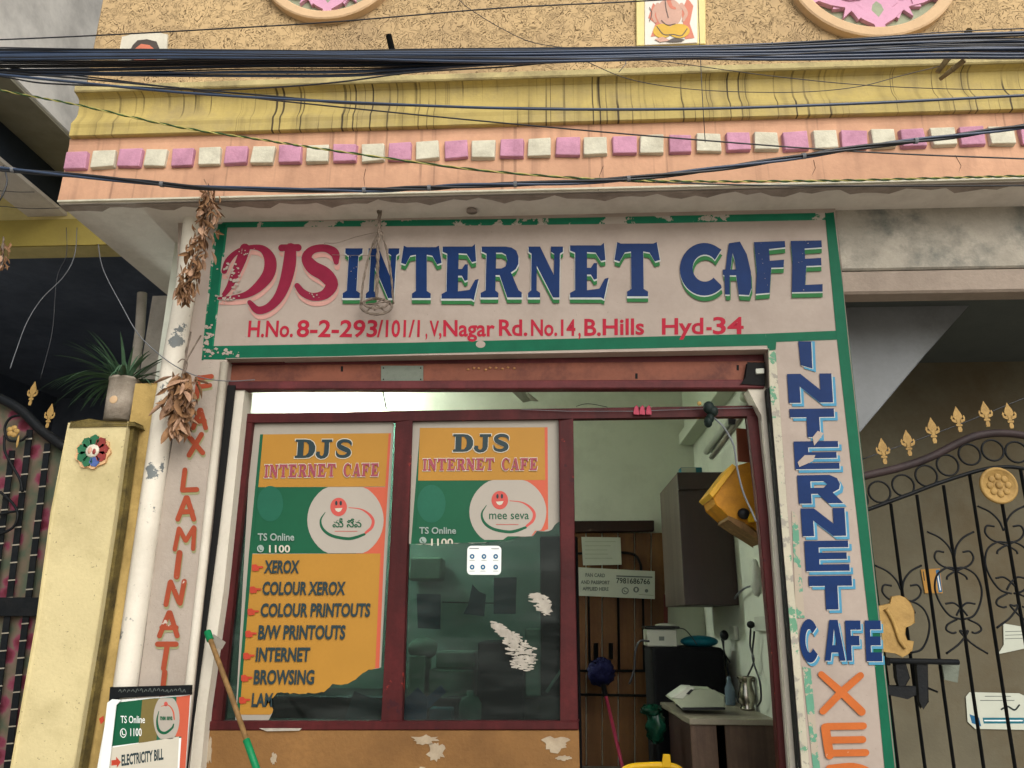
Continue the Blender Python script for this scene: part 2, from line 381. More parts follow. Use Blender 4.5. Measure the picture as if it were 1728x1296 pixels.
def glass_mat():
    m = bpy.data.materials.new('dark tinted window glass'); m.use_nodes = True
    N = m.node_tree.nodes; L = m.node_tree.links; N.remove(N['Principled BSDF'])
    t = N.new('ShaderNodeBsdfTransparent'); t.inputs[0].default_value = (.30, .44, .42, 1)
    g = N.new('ShaderNodeBsdfGlossy'); g.inputs['Roughness'].default_value = .03; g.inputs[0].default_value = (.9, .95, .95, 1)
    f = N.new('ShaderNodeFresnel'); f.inputs[0].default_value = 1.28
    x = N.new('ShaderNodeMixShader'); L.new(f.outputs[0], x.inputs[0]); L.new(t.outputs[0], x.inputs[1]); L.new(g.outputs[0], x.inputs[2])
    # dust film and wiping smears on the pane
    df = N.new('ShaderNodeBsdfDiffuse'); df.inputs[0].default_value = (.35, .38, .36, 1)
    ps_ = N.new('ShaderNodeNewGeometry').outputs['Position']; mp = N.new('ShaderNodeMapping'); mp.inputs['Rotation'].default_value = (0, .6, 0); mp.inputs['Scale'].default_value = (1.2, 1, 5)
    L.new(ps_, mp.inputs[0]); nz_ = N.new('ShaderNodeTexNoise'); nz_.inputs['Scale'].default_value = 3; nz_.inputs['Detail'].default_value = 6; L.new(mp.outputs[0], nz_.inputs['Vector'])
    mr = N.new('ShaderNodeMapRange'); mr.inputs[1].default_value = .42; mr.inputs[2].default_value = .75; mr.inputs[3].default_value = .015; mr.inputs[4].default_value = .07; L.new(nz_.outputs[0], mr.inputs[0])
    x2 = N.new('ShaderNodeMixShader'); L.new(mr.outputs[0], x2.inputs[0]); L.new(x.outputs[0], x2.inputs[1]); L.new(df.outputs[0], x2.inputs[2]); x = x2
    L.new(x.outputs[0], N['Material Output'].inputs[0]); return m
M['glass'] = glass_mat()

def cloth_mat():
    m = bpy.data.materials.new('rose print cloth'); m.use_nodes = True
    N = m.node_tree.nodes; L = m.node_tree.links; b = N['Principled BSDF']; b.inputs['Roughness'].default_value = .9
    gp = N.new('ShaderNodeNewGeometry').outputs['Position']
    def rmp(inp, els):
        r = N.new('ShaderNodeValToRGB'); L.new(inp, r.inputs[0]); e = r.color_ramp.elements
        e[0].position, e[0].color = els[0][0], lin(els[0][1]); e[1].position, e[1].color = els[1][0], lin(els[1][1])
        for p, c in els[2:]: q = e.new(p); q.color = lin(c)
        return r.outputs[0]
    v = N.new('ShaderNodeTexVoronoi'); v.inputs['Scale'].default_value = 9; L.new(gp, v.inputs['Vector'])
    n = N.new('ShaderNodeTexNoise'); n.inputs['Scale'].default_value = 30; L.new(gp, n.inputs['Vector'])
    a = N.new('ShaderNodeMath'); a.operation = 'ADD'; L.new(v.outputs['Distance'], a.inputs[0])
    q = N.new('ShaderNodeMath'); q.operation = 'MULTIPLY'; q.inputs[1].default_value = .35; L.new(n.outputs[0], q.inputs[0]); L.new(q.outputs[0], a.inputs[1])
    col = rmp(a.outputs[0], [(0.34, '#561222'), (.95, '#434c3c'), (.50, '#702f42'), (.60, '#645349'), (.75, '#585040')])
    L.new(col, b.inputs['Base Color']); return m
M['cloth'] = cloth_mat()
# ------------------------------------------------------------------ flat print helpers (traced shapes laid on their real plane)
LAY = 0.0006
def inside(x, y, poly):
    c = False; j = len(poly)-1
    for i in range(len(poly)):
        xi, yi = poly[i]; xj, yj = poly[j]
        if (yi > y) != (yj > y) and x < (xj-xi)*(y-yi)/(yj-yi)+xi: c = not c
        j = i
    return c
class Ink(MB):
    """print on the plane Y; lay() steps towards the street"""
    def __init__(s, Y, clip=None): super().__init__(); s.Y = Y; s.k = 1; s.clip = clip; s.mats = []
    def mi(s, m):
        if m not in s.mats: s.mats.append(m)
        return s.mats.index(m)
    def up(s, n=1): s.k += n; return s
    def fill(s, loops, m):
        if not isinstance(loops[0][0], (tuple, list, Vector)): loops = [loops]
        lp = [[P(x, y, s.Y-LAY*s.k) for x, y in l] for l in loops]
        i = s.mi(m)
        if s.clip:
            flat2 = [p for l in loops for p in l]; flat = [p for l in lp for p in l]
            for t in tessellate_polygon(lp):
                cx = sum(flat2[q][0] for q in t)/3; cy = sum(flat2[q][1] for q in t)/3
                if not inside(cx, cy, s.clip): s.add([flat[q] for q in t], [[0, 1, 2]], i)
        else: s.poly(lp, i)
        return s
    def ellipse(s, cx, cy, rx, ry, m, y0=None, y1=None, x1=None, n=40):
        pts = []
        for k in range(n):
            a = 2*math.pi*k/n; x = cx+rx*math.cos(a); y = cy+ry*math.sin(a)
            if y0 is not None: y = max(y, y0)
            if y1 is not None: y = min(y, y1)
            if x1 is not None: x = min(x, x1)
            pts.append((x, y))
        return s.fill(pts, m)
    def stroke(s, pts, w, m, n=5, smooth=True, taper=False):
        """variable width brush stroke; pts (x, y[, w])"""
        q = [Vector((p[0], p[1], p[2] if len(p) > 2 else w)) for p in pts]
        if smooth and len(q) > 2: q = catmull(q, n)
        Lf = []; Rt = []
        for i, p in enumerate(q):
            a = q[max(0, i-1)]; b = q[min(len(q)-1, i+1)]
            d = Vector((b.x-a.x, b.y-a.y)); d = d.normalized() if d.length > 1e-6 else Vector((1, 0))
            nrm = Vector((-d.y, d.x)); h = p.z/2
            Lf.append((p.x+nrm.x*h, p.y+nrm.y*h)); Rt.append((p.x-nrm.x*h, p.y-nrm.y*h))
        i = s.mi(m); Y = s.Y-LAY*s.k
        V = [P(x, y, Y) for x, y in Lf]+[P(x, y, Y) for x, y in Rt]; k = len(Lf)
        s.add(V, [[j, j+1, k+j+1, k+j] for j in range(k-1)], i)
        # round ends as half discs so nothing overlaps
        for e, sg in ((0, -1), (len(q)-1, 1)):
            p = q[e]; h = p.z/2
            if h < 1: continue
            a = Lf[e]; ang = math.atan2(a[1]-p.y, a[0]-p.x)
            arc = [(p.x+h*math.cos(ang-sg*math.pi*t/6), p.y+h*math.sin(ang-sg*math.pi*t/6)) for t in range(7)]
            s.poly([P(x, y, Y) for x, y in arc], i)
        return s
    def glyph(s, ch, x0, y0, x1, y1, m, font, dx=0, dy=0, lean=0, tilt=0):
        """font glyph loops in the unit box, y up; lean = px the bottom shifts left; tilt = px right side rises"""
        for loops in font[ch]:
            if isinstance(loops, tuple):
                A_, B_ = loops; i = s.mi(m); Y = s.Y-LAY*s.k; g = lambda u, v: P(x0+(x1-x0)*u+dx-lean*(1-v), y1+(y0-y1)*v+dy-tilt*u, Y)
                V = [g(*p) for p in A_]+[g(*p) for p in B_]; n = len(A_)
                F = [[j, j+1, n+j+1, n+j] for j in range(n-1)]
                if s.clip:
                    cx, cy = (x0+x1)/2, (y0+y1)/2
                    if inside(cx, cy, s.clip): F = []
                s.add(V, F, i); continue
            out = []
            for l in loops:
                out.append([(x0+(x1-x0)*u+dx-lean*(1-v), y1+(y0-y1)*v+dy-tilt*u) for u, v in l])
            s.fill(out, m)
            if len(font[ch]) > 1: s.k += .12
        return s
    def text(s, body, x0, x1, yb, yt, m, bold=.0, tilt=0, lean=0, dx=0, dy=0):
        vs, fs, cap = font_mesh(body, bold)
        mn = min(v[0] for v in vs); mx = max(v[0] for v in vs); i = s.mi(m)
        q = []
        for x, y in vs:
            u = (x-mn)/(mx-mn); v = y/cap
            q.append((x0+(x1-x0)*u-lean*(1-v)+dx, yb+(yt-yb)*v-tilt*u+dy))
        Y = s.Y-LAY*s.k
        fs = [f for f in fs if not (s.clip and inside(sum(q[j][0] for j in f)/len(f), sum(q[j][1] for j in f)/len(f), s.clip))]
        s.add([P(x, y, Y) for x, y in q], fs, i); return s
    def done(s, name, parent): return s.build(name, [M[k] for k in s.mats], parent)
_fc = {}
def font_mesh(body, bold):
    key = (body, bold)
    if key in _fc: return _fc[key]
    def conv(t):
        cu = bpy.data.curves.new('t', 'FONT'); cu.body = t; cu.offset = bold; cu.resolution_u = 3
        o = bpy.data.objects.new('t', cu); COL.objects.link(o); bpy.context.view_layer.update()
        me = bpy.data.meshes.new_from_object(o.evaluated_get(bpy.context.evaluated_depsgraph_get()))
        v = [(p.co.x, p.co.y) for p in me.vertices]; f = [list(p.vertices) for p in me.polygons]
        bpy.data.objects.remove(o); bpy.data.curves.remove(cu); bpy.data.meshes.remove(me); return v, f
    v, f = conv(body); h, _ = conv('H')
    _fc[key] = (v, f, max(p[1] for p in h)); return _fc[key]

def arcp(cx, cy, rx, ry, a0, a1, n=18):
    return [(cx+rx*math.cos(math.radians(a0+(a1-a0)*i/n)), cy+ry*math.sin(math.radians(a0+(a1-a0)*i/n))) for i in range(n+1)]
def vs(pts, n=5):
    """variable width stroke in unit space -> one outline"""
    q = catmull([Vector(p) for p in pts], n); Lf = []; Rt = []
    for i, p in enumerate(q):
        a = q[max(0, i-1)]; b = q[min(len(q)-1, i+1)]; d = Vector((b.x-a.x, b.y-a.y)).normalized()
        Lf.append((p.x-d.y*p.z/2, p.y+d.x*p.z/2)); Rt.append((p.x+d.y*p.z/2, p.y-d.x*p.z/2))
    return (Lf, Rt)
# flared slab serif alphabet of the painted board
SER = {
 'I': [[[(0,0),(1,0),(1,.1),(.78,.15),(.78,.85),(1,.9),(1,1),(0,1),(0,.9),(.22,.85),(.22,.15),(0,.1)]]],
 'N': [[[(0,0),(.36,0),(.36,.09),(.25,.14),(.25,.62),(.74,0),(.93,0),(.93,.86),(1.02,.9),(1.02,1),(.66,1),(.66,.9),(.76,.86),(.76,.44),(.34,1),(0,1),(0,.9),(.09,.86),(.09,.14),(0,.09)]]],
 'T': [[[(.26,0),(.74,0),(.74,.09),(.64,.14),(.64,.85),(.78,.83),(.9,.66),(1.02,.69),(.95,1.03),(.87,1),(.13,1),(.05,1.03),(-.02,.69),(.1,.66),(.22,.83),(.36,.85),(.36,.14),(.26,.09)]]],
 'E': [[[(0,0),(.80,0),(.88,-.03),(1,.38),(.9,.36),(.76,.17),(.44,.14),(.44,.44),(.54,.44),(.62,.34),(.70,.36),(.70,.66),(.62,.66),(.54,.57),(.44,.57),(.44,.87),(.66,.86),(.80,.70),(.92,.72),(.88,1.05),(.80,1),(0,1),(0,.9),(.13,.86),(.13,.14),(0,.09)]]],
 'R': [[[(0,0),(.44,0),(.44,.09),(.36,.14),(.36,.44),(.46,.44),(.66,0),(1.02,0),(1.02,.1),(.94,.14),(.74,.49),(.86,.56),(.92,.66),(.92,.8),(.86,.92),(.74,.98),(.6,1),(0,1),(0,.9),(.12,.86),(.12,.14),(0,.09)], [(.36,.57),(.36,.88),(.5,.88),(.6,.84),(.64,.73),(.6,.61),(.5,.57)]]],
 'F': [[[(0,0),(.50,0),(.50,.09),(.42,.14),(.42,.43),(.58,.43),(.66,.34),(.74,.36),(.74,.68),(.66,.68),(.58,.58),(.42,.58),(.42,.86),(.7,.86),(.84,.7),(.96,.72),(.92,1.05),(.84,1),(0,1),(0,.9),(.12,.86),(.12,.14),(0,.09)]]],
 'C': [(arcp(.5,.5,.5,.52,38,322,24), arcp(.58,.5,.30,.40,44,316,24)), [[(.88,.60),(.96,.60),(.94,.98),(.88,.92),(.83,.86)]]],
 'A': [[[(-.02,0),(.32,0),(.32,.09),(.24,.13),(.29,.27),(.60,.27),(.62,.13),(.54,.09),(.54,0),(1.02,0),(1.02,.09),(.95,.13),(.66,1),(.40,1),(.10,.13),(-.02,.09)], [(.33,.40),(.45,.78),(.57,.40)]]],
 'D': [[[(0,0),(.5,0),(.72,.03),(.9,.16),(1,.38),(1,.62),(.9,.84),(.72,.97),(.5,1),(0,1),(0,.88),(.12,.85),(.12,.15),(0,.12)], [(.42,.13),(.42,.87),(.55,.85),(.66,.72),(.69,.5),(.66,.28),(.55,.15)]]],
 'J': [[[(.34,1),(.34,.87),(.52,.84),(.52,.28),(.46,.16),(.36,.13),(.27,.2),(.26,.36),(.05,.36),(0,.2),(.12,.05),(.32,-.03),(.58,0),(.76,.12),(.82,.3),(.82,.84),(1,.87),(1,1)]]],
 'S': [vs([(.95,.62,.02),(.90,.80,.14),(.72,.90,.16),(.42,.91,.18),(.2,.78,.24),(.24,.62,.26),(.5,.5,.27),(.78,.38,.26),(.82,.22,.24),(.58,.09,.18),(.28,.10,.16),(.12,.2,.14),(.05,.4,.02)])],
}
# block sans alphabet of the vertical lettering
B_ = .30
SAN = {
 'I': [[[(.28,0),(.72,0),(.72,1),(.28,1)]]],
 'N': [[[(0,0),(.27,0),(.27,.56),(.70,0),(1,0),(1,1),(.73,1),(.73,.44),(.30,1),(0,1)]]],
 'T': [[[(.37,0),(.66,0),(.66,.70),(1,.70),(1,1),(0,1),(0,.70),(.37,.70)]]],
 'E': [[[(0,0),(1,0),(1,.22),(.32,.22),(.32,.39),(.95,.39),(.95,.61),(.32,.61),(.32,.78),(1,.78),(1,1),(0,1)]]],
 'R': [[[(0,0),(.30,0),(.30,.34),(.45,.34),(.68,0),(1.03,0),(.80,.38),(.95,.5),(.98,.68),(.92,.88),(.75,1),(0,1)], [(.30,.55),(.30,.78),(.6,.78),(.68,.67),(.6,.55)]]],
 'C': [(arcp(.5,.5,.5,.52,38,322,24), arcp(.5,.5,.20,.28,38,322,24))],
 'A': [[[(0,0),(.28,0),(.34,.2),(.66,.2),(.72,0),(1,0),(.70,1),(.30,1)], [(.40,.38),(.5,.78),(.60,.38)]]],
 'F': [[[(0,0),(.34,0),(.34,.38),(.88,.38),(.88,.62),(.34,.62),(.34,.77),(1,.77),(1,1),(0,1)]]],
}
# ================================================================== SETTING
def struct(mb, name, m, bevel=0):
    return tag(mb.build(name, m, None, bevel), kind='structure')
gm = MB(); gm.add([(-60, -60, 0), (60, -60, 0), (60, 60, 0), (-60, 60, 0)], [[0, 1, 2, 3]]); struct(gm, 'ground', M['road'])

Z0 = P(864, 325, -.25).z                      # underside of the projecting slab
XL = P(99, 340, -.24).x; XR = 3.4
def zc(py, Y): return P(864, py, Y).z
Bd = thing('shop_building', 'ochre stuccoed shop building with painted internet cafe board over an open shutter', 'shop', (0, 0, 0))
def lx(p0, p1, y): return p0[0]+(p1[0]-p0[0])*(y-p0[1])/(p1[1]-p0[1])
# painted front wall: header, left pillar and right pillar around the shop opening
w = MB()
U = [(302, 350), (1405, 330), (1432, 575), (1511, 1296), (1553, 1678), (1396, 1678), (1351, 1296), (1296, 590), (383, 606), (310, 1296), (270, 1678), (160, 1678), (215, 1296), (268, 864), (297, 600)]
w.pxslab(U, 0, .24)
for q in w.v:
    if q.z < .1: q.z = 0
w.build('front_wall', M['sign'], Bd, .006)
# pillar faces with their own paint
w = MB(); Lp = [(344, 607), (383, 607), (310, 1296), (272, 1660), (166, 1660), (218, 1290), (271, 864), (300, 690)]
w.pxslab(Lp, -.008, .006); w.build('left_pillar_face', M['sidewall'], Bd, .003)
# rounded white edge beside the shutter channel
w = MB(); w.tube([P(x, y, .0) for x, y in ((379, 612), (352, 864), (319, 1164), (303, 1296), (270, 1640))], .022, 10); w.build('pillar_edge', M['white'], Bd)
# shutter channels: white strips with a dark slot
w = MB(); w.pxslab([(392, 656), (414, 656), (378, 1000), (349, 1200), (330, 1400), (312, 1400), (321, 1296), (330, 1200), (362, 930)], .06, .10); w.build('channel_strip', M['white'], Bd, .004)
w = MB(); w.pxslab([(384, 650), (397, 650), (368, 900), (334, 1160), (316, 1296), (296, 1490), (288, 1490), (309, 1296), (327, 1160), (358, 900)], .03, .01); w.build('channel_slot', M['black'], Bd)
w = MB(); w.pxslab([(1262, 655), (1296, 655), (1314, 864), (1349, 1296), (1367, 1500), (1349, 1500), (1333, 1296), (1301, 864), (1284, 700)], .06, .10); w.build('channel_strip', M['white'], Bd, .004)
w = MB(); w.pxslab([(1294, 655), (1299, 655), (1317, 864), (1353, 1296), (1370, 1490), (1365, 1490), (1348, 1296), (1313, 864)], -.003, .05); w.build('channel_slot', M['black'], Bd)
w = MB(); w.pxslab([(1297, 592), (1309, 592), (1329, 864), (1366, 1296), (1383, 1480), (1370, 1480), (1353, 1296), (1317, 864), (1299, 655)], -.012, .0119); w.build('pillar_edge', mat('scratched green white edge', '#b3ae9a', .6, .1, 6, peel=['#5d8c70', '#8f8b80'], ps=9, pthr=.56), Bd, .003)
# header above opening: white strip between the green line and the shutter
# mould stained wall to the right of the board
w = MB(); w.prism([P(1404, 330, .02), Vector((XR, .02, P(1404, 330, .02).z)), Vector((XR, .02, P(1418, 456, .02).z)), P(1418, 456, .02)], Vector((0, .3, 0))); w.build('stained_beam', M['stained'], Bd, .01)
z1, z2 = P(1418, 456, .0).z, P(1425, 494, .0).z
w = MB(); w.box((P(1416, 470, 0).x, .012, z2), (XR, .14, z1)); w.build('plaster_band', M['salmonband'], Bd, .012)

YFr = -.25
zfl = P(99, 340, YFr); zfr = P(1728, 301, YFr)
TK = (zfr.z-zfl.z)/(zfr.x-zfl.x); XC = P(864, 325, YFr).x      # the slab is not quite level
def tilt(b):
    for q in b.v: q.z += TK*(q.x-XC)
    return b
ZF0 = zfl.z-TK*(zfl.x-XC)
# slab underside and damp lip
s = MB(); s.box((XL+.001, -.235, Z0+.004), (XR, 3.0, Z0+.024)); tilt(s); s.build('soffit', M['soffit'], Bd)
s = MB(); n = 90
top = [(XL+(XR-XL)*i/n, -.232) for i in range(n+1)]
bot = [(x, -.232+.045+.02*math.sin(i*.9)+.018*math.sin(i*2.3+1)+.012*RND.random()) for i, (x, _) in enumerate(top)]
vv = [Vector((x, y, Z0-.004)) for x, y in top]+[Vector((x, y, Z0-.004)) for x, y in bot]
s.add(vv, [[i, i+1, n+2+i, n+1+i] for i in range(n)])
s.add([v+Vector((0, 0, .004)) for v in vv[n+1:]]+vv[n+1:], [[i, i+1, n+2+i, n+1+i] for i in range(n)])
tilt(s); s.build('damp_lip', M['lip'], Bd)
s = MB(); s.lathe(Vector((P(797, 350, -.06).x, -.08, Z0-.012)), [(.03, 0), (.028, .004), (.028, .012)], 18, axis=Vector((0, 0, 1))); s.build('ceiling_knob', M['lip'], Bd)

# cornice: orange fascia, yellow moulding, pale ledge
Cn = thing('cornice', None, None, (0, 0, 0)); Cn.parent = Bd
def profile(name, prof, m, x0=XL, x1=XR, parent=Cn, back=.1):
    b = MB()
    pr = [Vector((x0, y, z)) for y, z in prof]
    pr = pr+[Vector((x0, back, prof[-1][1])), Vector((x0, back, prof[0][1]))]
    b.prism(pr, Vector((x1-x0, 0, 0))); tilt(b); return b.build(name, m, parent)
zo0, zo1 = ZF0, zc(214, -.25)
profile('fascia', [(-.246, zo0), (-.25, zo0+.004), (-.247, zc(300, -.24)), (-.245, zc(266, -.24)), (-.245, zc(225, -.24)), (-.25, zo1)], M['orange'], back=-.2)
profile('fascia_edge', [(-.2515, zo0-.003), (-.2525, zo0-.001), (-.2525, zo0+.007), (-.2515, zo0+.008)], M['cream'], back=-.22)
yp = [(-.272, zo1), (-.279, zo1+.004), (-.277, zc(196, -.27)), (-.281, zc(190, -.27)), (-.277, zc(186, -.27))]
za_, zb_ = zc(186, -.27), zc(171, -.23)
for t in range(1, 8):
    a = t/7; yp.append((-.277+.035*math.sin(a*math.pi/2), za_+(zb_-za_)*a))
zt = zc(133, -.30)
za_ = zb_; zb_ = zc(147, -.25)
for t in range(1, 7):
    a = t/6; yp.append((-.242-.012*a*a, za_+(zb_-za_)*a))
yp.append((-.262, zb_+.004)); za_ = zb_+.004
for t in range(1, 7):
    a = t/6; yp.append((-.262-.030*(1-math.cos(a*math.pi/2)), za_+(zt-za_)*a*.97))
yp.append((-.294, zt))
profile('yellow_moulding', yp, M['yellow_cornice'], XL+.012)
zl = zc(119, -.31)
profile('ledge', [(-.302, zt+.001), (-.308, zt+.008), (-.308, zl-.008), (-.30, zl), (-.19, zl+.02)], M['ledge'], XL+.012)
# alternating blocks
xa, xb = P(131, 262, -.26).x, P(1541, 236, -.26).x
zb0, zb1 = zc(264, -.27), zc(234, -.27)
rb = random.Random(3)
for i in range(-0, 36):
    x = xa+(xb-xa)*i/30+rb.uniform(-.004, .004)
    wd = .064+rb.uniform(-.003, .003); hd = (zb1-zb0)/2
    b = MB(); c = Vector((x, -.255, (zb0+zb1)/2+rb.uniform(-.004, .004)))
    tiltv = rb.uniform(-.05, .05)
    ax = Vector((math.cos(tiltv), 0, math.sin(tiltv)))*wd; az = Vector((-math.sin(tiltv), 0, math.cos(tiltv)))*hd
    b.obox(c, ax, az, Vector((0, -.016, 0)), 0, top=.965); b.jitter(.0042, rb); tilt(b)
    b.build('dentil_block', M['pink'] if i % 2 == 0 else M['cream'], Cn, .005, seg=2)

b = MB()
for cx_ in (([(1018, 280), (1012, 296), (1014, 310), (1009, 322)]), ([(1373, 270), (1376, 284), (1370, 296), (1378, 306)]), ([(1612, 262), (1622, 280), (1618, 290), (1628, 302)]), ([(617, 285), (614, 300), (616, 318)])):
    b.tube([P(x, y, -.2475) for x, y in cx_], .0012, 4)
tilt(b); b.build('crack', M['black'], Cn)
# upper parapet wall with worm textured plaster
PY = -.19
wu = MB(); xl = P(160, 60, PY).x
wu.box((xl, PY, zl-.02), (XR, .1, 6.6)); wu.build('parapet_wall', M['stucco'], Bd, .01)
# round ornaments on the parapet
def ornament(cx, cy, R, dense):
    bt_ = P(cx, cy, PY-.05); r = (P(cx+R, cy, PY)-P(cx, cy, PY)).length; c = bt_+Vector((0, 0.05, r)); c.y = PY
    b = MB(); ring = []
    for k in range(64):
        a = 2*math.pi*k/64; ring.append(Vector((c.x+math.cos(a)*r*.94, PY-.012, c.z+math.sin(a)*r*.94)))
    o = thing('round_ornament', None, None, c); o.parent = Bd
    b.tube(ring, .001, 4, closed=True)
    b = MB()
    outer = [(math.cos(2*math.pi*k/72), math.sin(2*math.pi*k/72)) for k in range(72)]
    y = PY-.045
    for (ra, rb_, ya, yb) in ((1, 1, PY, y), (1, .98, y, y-.006), (.98, .88, y-.006, y-.006), (.88, .86, y-.006, y), (.86, .86, y, PY)):
        v = [Vector((c.x+p[0]*ra*r, ya, c.z+p[1]*ra*r)) for p in outer]+[Vector((c.x+p[0]*rb_*r, yb, c.z+p[1]*rb_*r)) for p in outer]
        b.add(v, [[k, (k+1) % 72, 72+(k+1) % 72, 72+k] for k in range(72)], 0)
    b.build('ring', M['medal_ring'], o)
    b = MB(); b.prism([Vector((c.x+p[0]*r*.87, PY-.006, c.z+p[1]*r*.87)) for p in outer], Vector((0, .006, 0))); b.build('ground_disc', M['medal_back'], o)
    # six lobed pierced flower, petals with forked tips
    b = MB(); N6 = 6
    for k in range(N6):
        a0 = -math.pi/2+2*math.pi*k/N6
        loc = [(.0, .06), (.10, .10), (.20, .22), (.30, .38), (.24, .50), (.17, .56), (.25, .62), (.30, .60), (.18, .72), (.06, .80), (.055, .87), (-.055, .87), (-.06, .80), (-.18, .72), (-.30, .60), (-.25, .62), (-.17, .56), (-.24, .50), (-.30, .38), (-.20, .22), (-.10, .10)]
        pts = []
        for u, v_ in loc:
            X = v_*math.cos(a0)-u*math.sin(a0); Z = v_*math.sin(a0)+u*math.cos(a0)
            pts.append(Vector((c.x+X*r, y+.012-.0015*k, c.z+Z*r)))
        hole = [(0, .47), (.05, .52), (.07, .60), (0, .70), (-.07, .60), (-.05, .52)]
        hp = []
        for u, v_ in hole:
            X = v_*math.cos(a0)-u*math.sin(a0); Z = v_*math.sin(a0)+u*math.cos(a0)
            hp.append(Vector((c.x+X*r, y+.0118-.0015*k, c.z+Z*r)))
        b.prism(pts, Vector((0, .03, 0)), 0)
        b.poly([hp], 1)
    # leaves between petals
    for k in range(N6):
        a0 = -math.pi/2+2*math.pi*(k+.5)/N6
        loc = [(-.26, .30), (-.30, .55), (-.20, .60), (-.16, .74), (-.04, .66), (0, .80), (.04, .66), (.16, .74), (.20, .60), (.30, .55), (.26, .30)]
        pts = []
        for u, v_ in loc:
            X = v_*math.cos(a0)-u*math.sin(a0); Z = v_*math.sin(a0)+u*math.cos(a0)
            pts.append(Vector((c.x+X*r, y+.016-.0007*k, c.z+Z*r)))
        b.prism(pts, Vector((0, .026, 0)), 0)
    b.build('flower_relief', [M['medal_pink'], M['medal_back']], o)
ornament(549, 31, 120, 1)
ornament(1491, 61, 150, 1)
# deity tile, lower part in view, and a small broken tile
tl = thing('picture_tile', None, None, P(1130, 74, PY)); tl.parent = Bd
b = MB(); b.pxslab([(1072, -120), (1190, -124), (1191, 74), (1074, 77)], PY-.02, .02, 0); b.build('tile_border', M['tile_cream'], tl, .004)
b = MB(); b.pxslab([(1088, -110), (1176, -114), (1177, 72), (1088, 76)], PY-.026, .008, 0); b.build('tile_face', M['tile_white'], tl, .002)
k = Ink(PY-.027)
k.fill([(1102, 5), (1094, 30), (1106, 40), (1098, 62), (1112, 60), (1118, 20)], 'tile_orange').fill([(1160, -4), (1170, 10), (1164, 40), (1172, 64), (1156, 66), (1150, 20)], 'tile_orange')
k.up(); k.ellipse(1130, -30, 26, 24, 'tile_skin'); k.ellipse(1129, 22, 22, 24, 'tile_skin')
k.up(); k.stroke([(1130, -28, 9), (1127, -8, 8), (1132, 10, 6), (1139, 14, 4)], 6, 'tile_orange')
k.stroke([(1110, 8, 7), (1102, 24, 6), (1106, 36, 5)], 6, 'tile_skin'); k.stroke([(1150, 8, 7), (1158, 22, 6), (1153, 34, 5)], 6, 'tile_skin')
k.up(); k.fill(arcp(1118, 52, 16, 12, 0, 360, 20), 'tile_yellow'); k.up(.3); k.fill(arcp(1146, 52, 18, 12, 0, 360, 20), 'tile_yellow')
k.up(); k.stroke([(1108, 44), (1120, 58), (1136, 58), (1150, 60), (1160, 48)], 1.6, 'tile_dark'); k.stroke([(1122, -4), (1124, 14), (1128, 30)], 1.4, 'tile_dark')
k.up(); k.fill([(1104, 66), (1118, 62), (1132, 68), (1114, 71)], 'tile_skin'); k.fill([(1124, 70), (1136, 64), (1156, 66), (1150, 70), (1134, 71)], 'tile_dark')
k.stroke([(1116, 34), (1126, 42), (1140, 40)], 1.3, 'tile_dark'); k.stroke([(1096, 12), (1100, 22), (1096, 36)], 1.2, 'tile_dark')
k.done('tile_print', tl)
t2 = thing('broken_tile', None, None, P(240, 104, PY)); t2.parent = Bd
b = MB(); b.pxslab([(206, 62), (228, 56), (262, 54), (283, 58), (280, 108), (262, 112), (222, 112), (198, 108)], PY-.012, .012); b.build('mortar_patch', M['ceramic_white'], t2, .004)
k = Ink(PY-.013); k.fill([(224, 76), (232, 68), (248, 66), (264, 70), (270, 84), (262, 108), (224, 108), (218, 88)], 'tile_dark').up(); k.fill([(228, 82), (238, 74), (252, 76), (262, 84), (264, 104), (226, 104)], 'tile_orange')
k.done('tile_print', t2)
# metal outlet stub through the ledge
b = MB(); p = P(662, 108, -.3); b.tube([P(656, 60, -.32), P(668, 112, -.30), P(671, 122, -.2)], [.017, .019, .019], 12); tag(b.build('outlet_pipe', M['iron']), 'short dark outlet pipe sticking up behind the cable bundle', 'pipe')

# ---------------------------------------------------------------- painted sign lettering (paint on the front wall)
sg = thing('painted_sign', None, None, (0, 0, 0)); sg.parent = Bd
k = Ink(0)
k.fill([(372, 375), (880, 369), (1394, 359), (1394, 371), (1100, 377), (860, 380), (384, 384), (360, 590), (355, 586), (340, 608), (362, 380)], 'topgreen')
k.up(); k.fill([(368, 378), (381, 378), (356, 600), (340, 608)], 'green')
k.fill([(356, 584), (700, 578), (1292, 563), (1292, 566), (1296, 583), (700, 597), (341, 608)], 'green')
k.up(); k.fill([(1292, 563), (1411, 558), (1414, 573), (1310, 577), (1309, 590), (1296, 592)], 'green')
k.up(); k.fill([(1392, 360), (1407, 358), (1432, 562), (1500, 1180), (1533, 1480), (1510, 1480), (1476, 1117), (1465, 1040), (1411, 560)], 'green')
k.up(); k.fill([(1336, 862), (1346, 870), (1358, 1043), (1343, 1043)], 'palegreen'); k.fill([(1354, 1125), (1368, 1128), (1384, 1296), (1402, 1470), (1390, 1470), (1372, 1296)], 'palegreen')
rr2 = random.Random(9); k.up()
for _ in range(46):
    if rr2.random() < .7: x, y = rr2.gauss(349, 6), rr2.uniform(540, 603)
    else: x, y = rr2.uniform(355, 405), rr2.gauss(594, 4)
    r_ = rr2.uniform(1, 4.5)
    k.fill([(x+r_*rr2.uniform(.4, 1.3)*math.cos(a), y+r_*rr2.uniform(.4, 1)*math.sin(a)) for a in (0, .9, 1.8, 2.7, 3.6, 4.5, 5.4)], 'sign'); k.k += .02
k.done('green_border', sg)
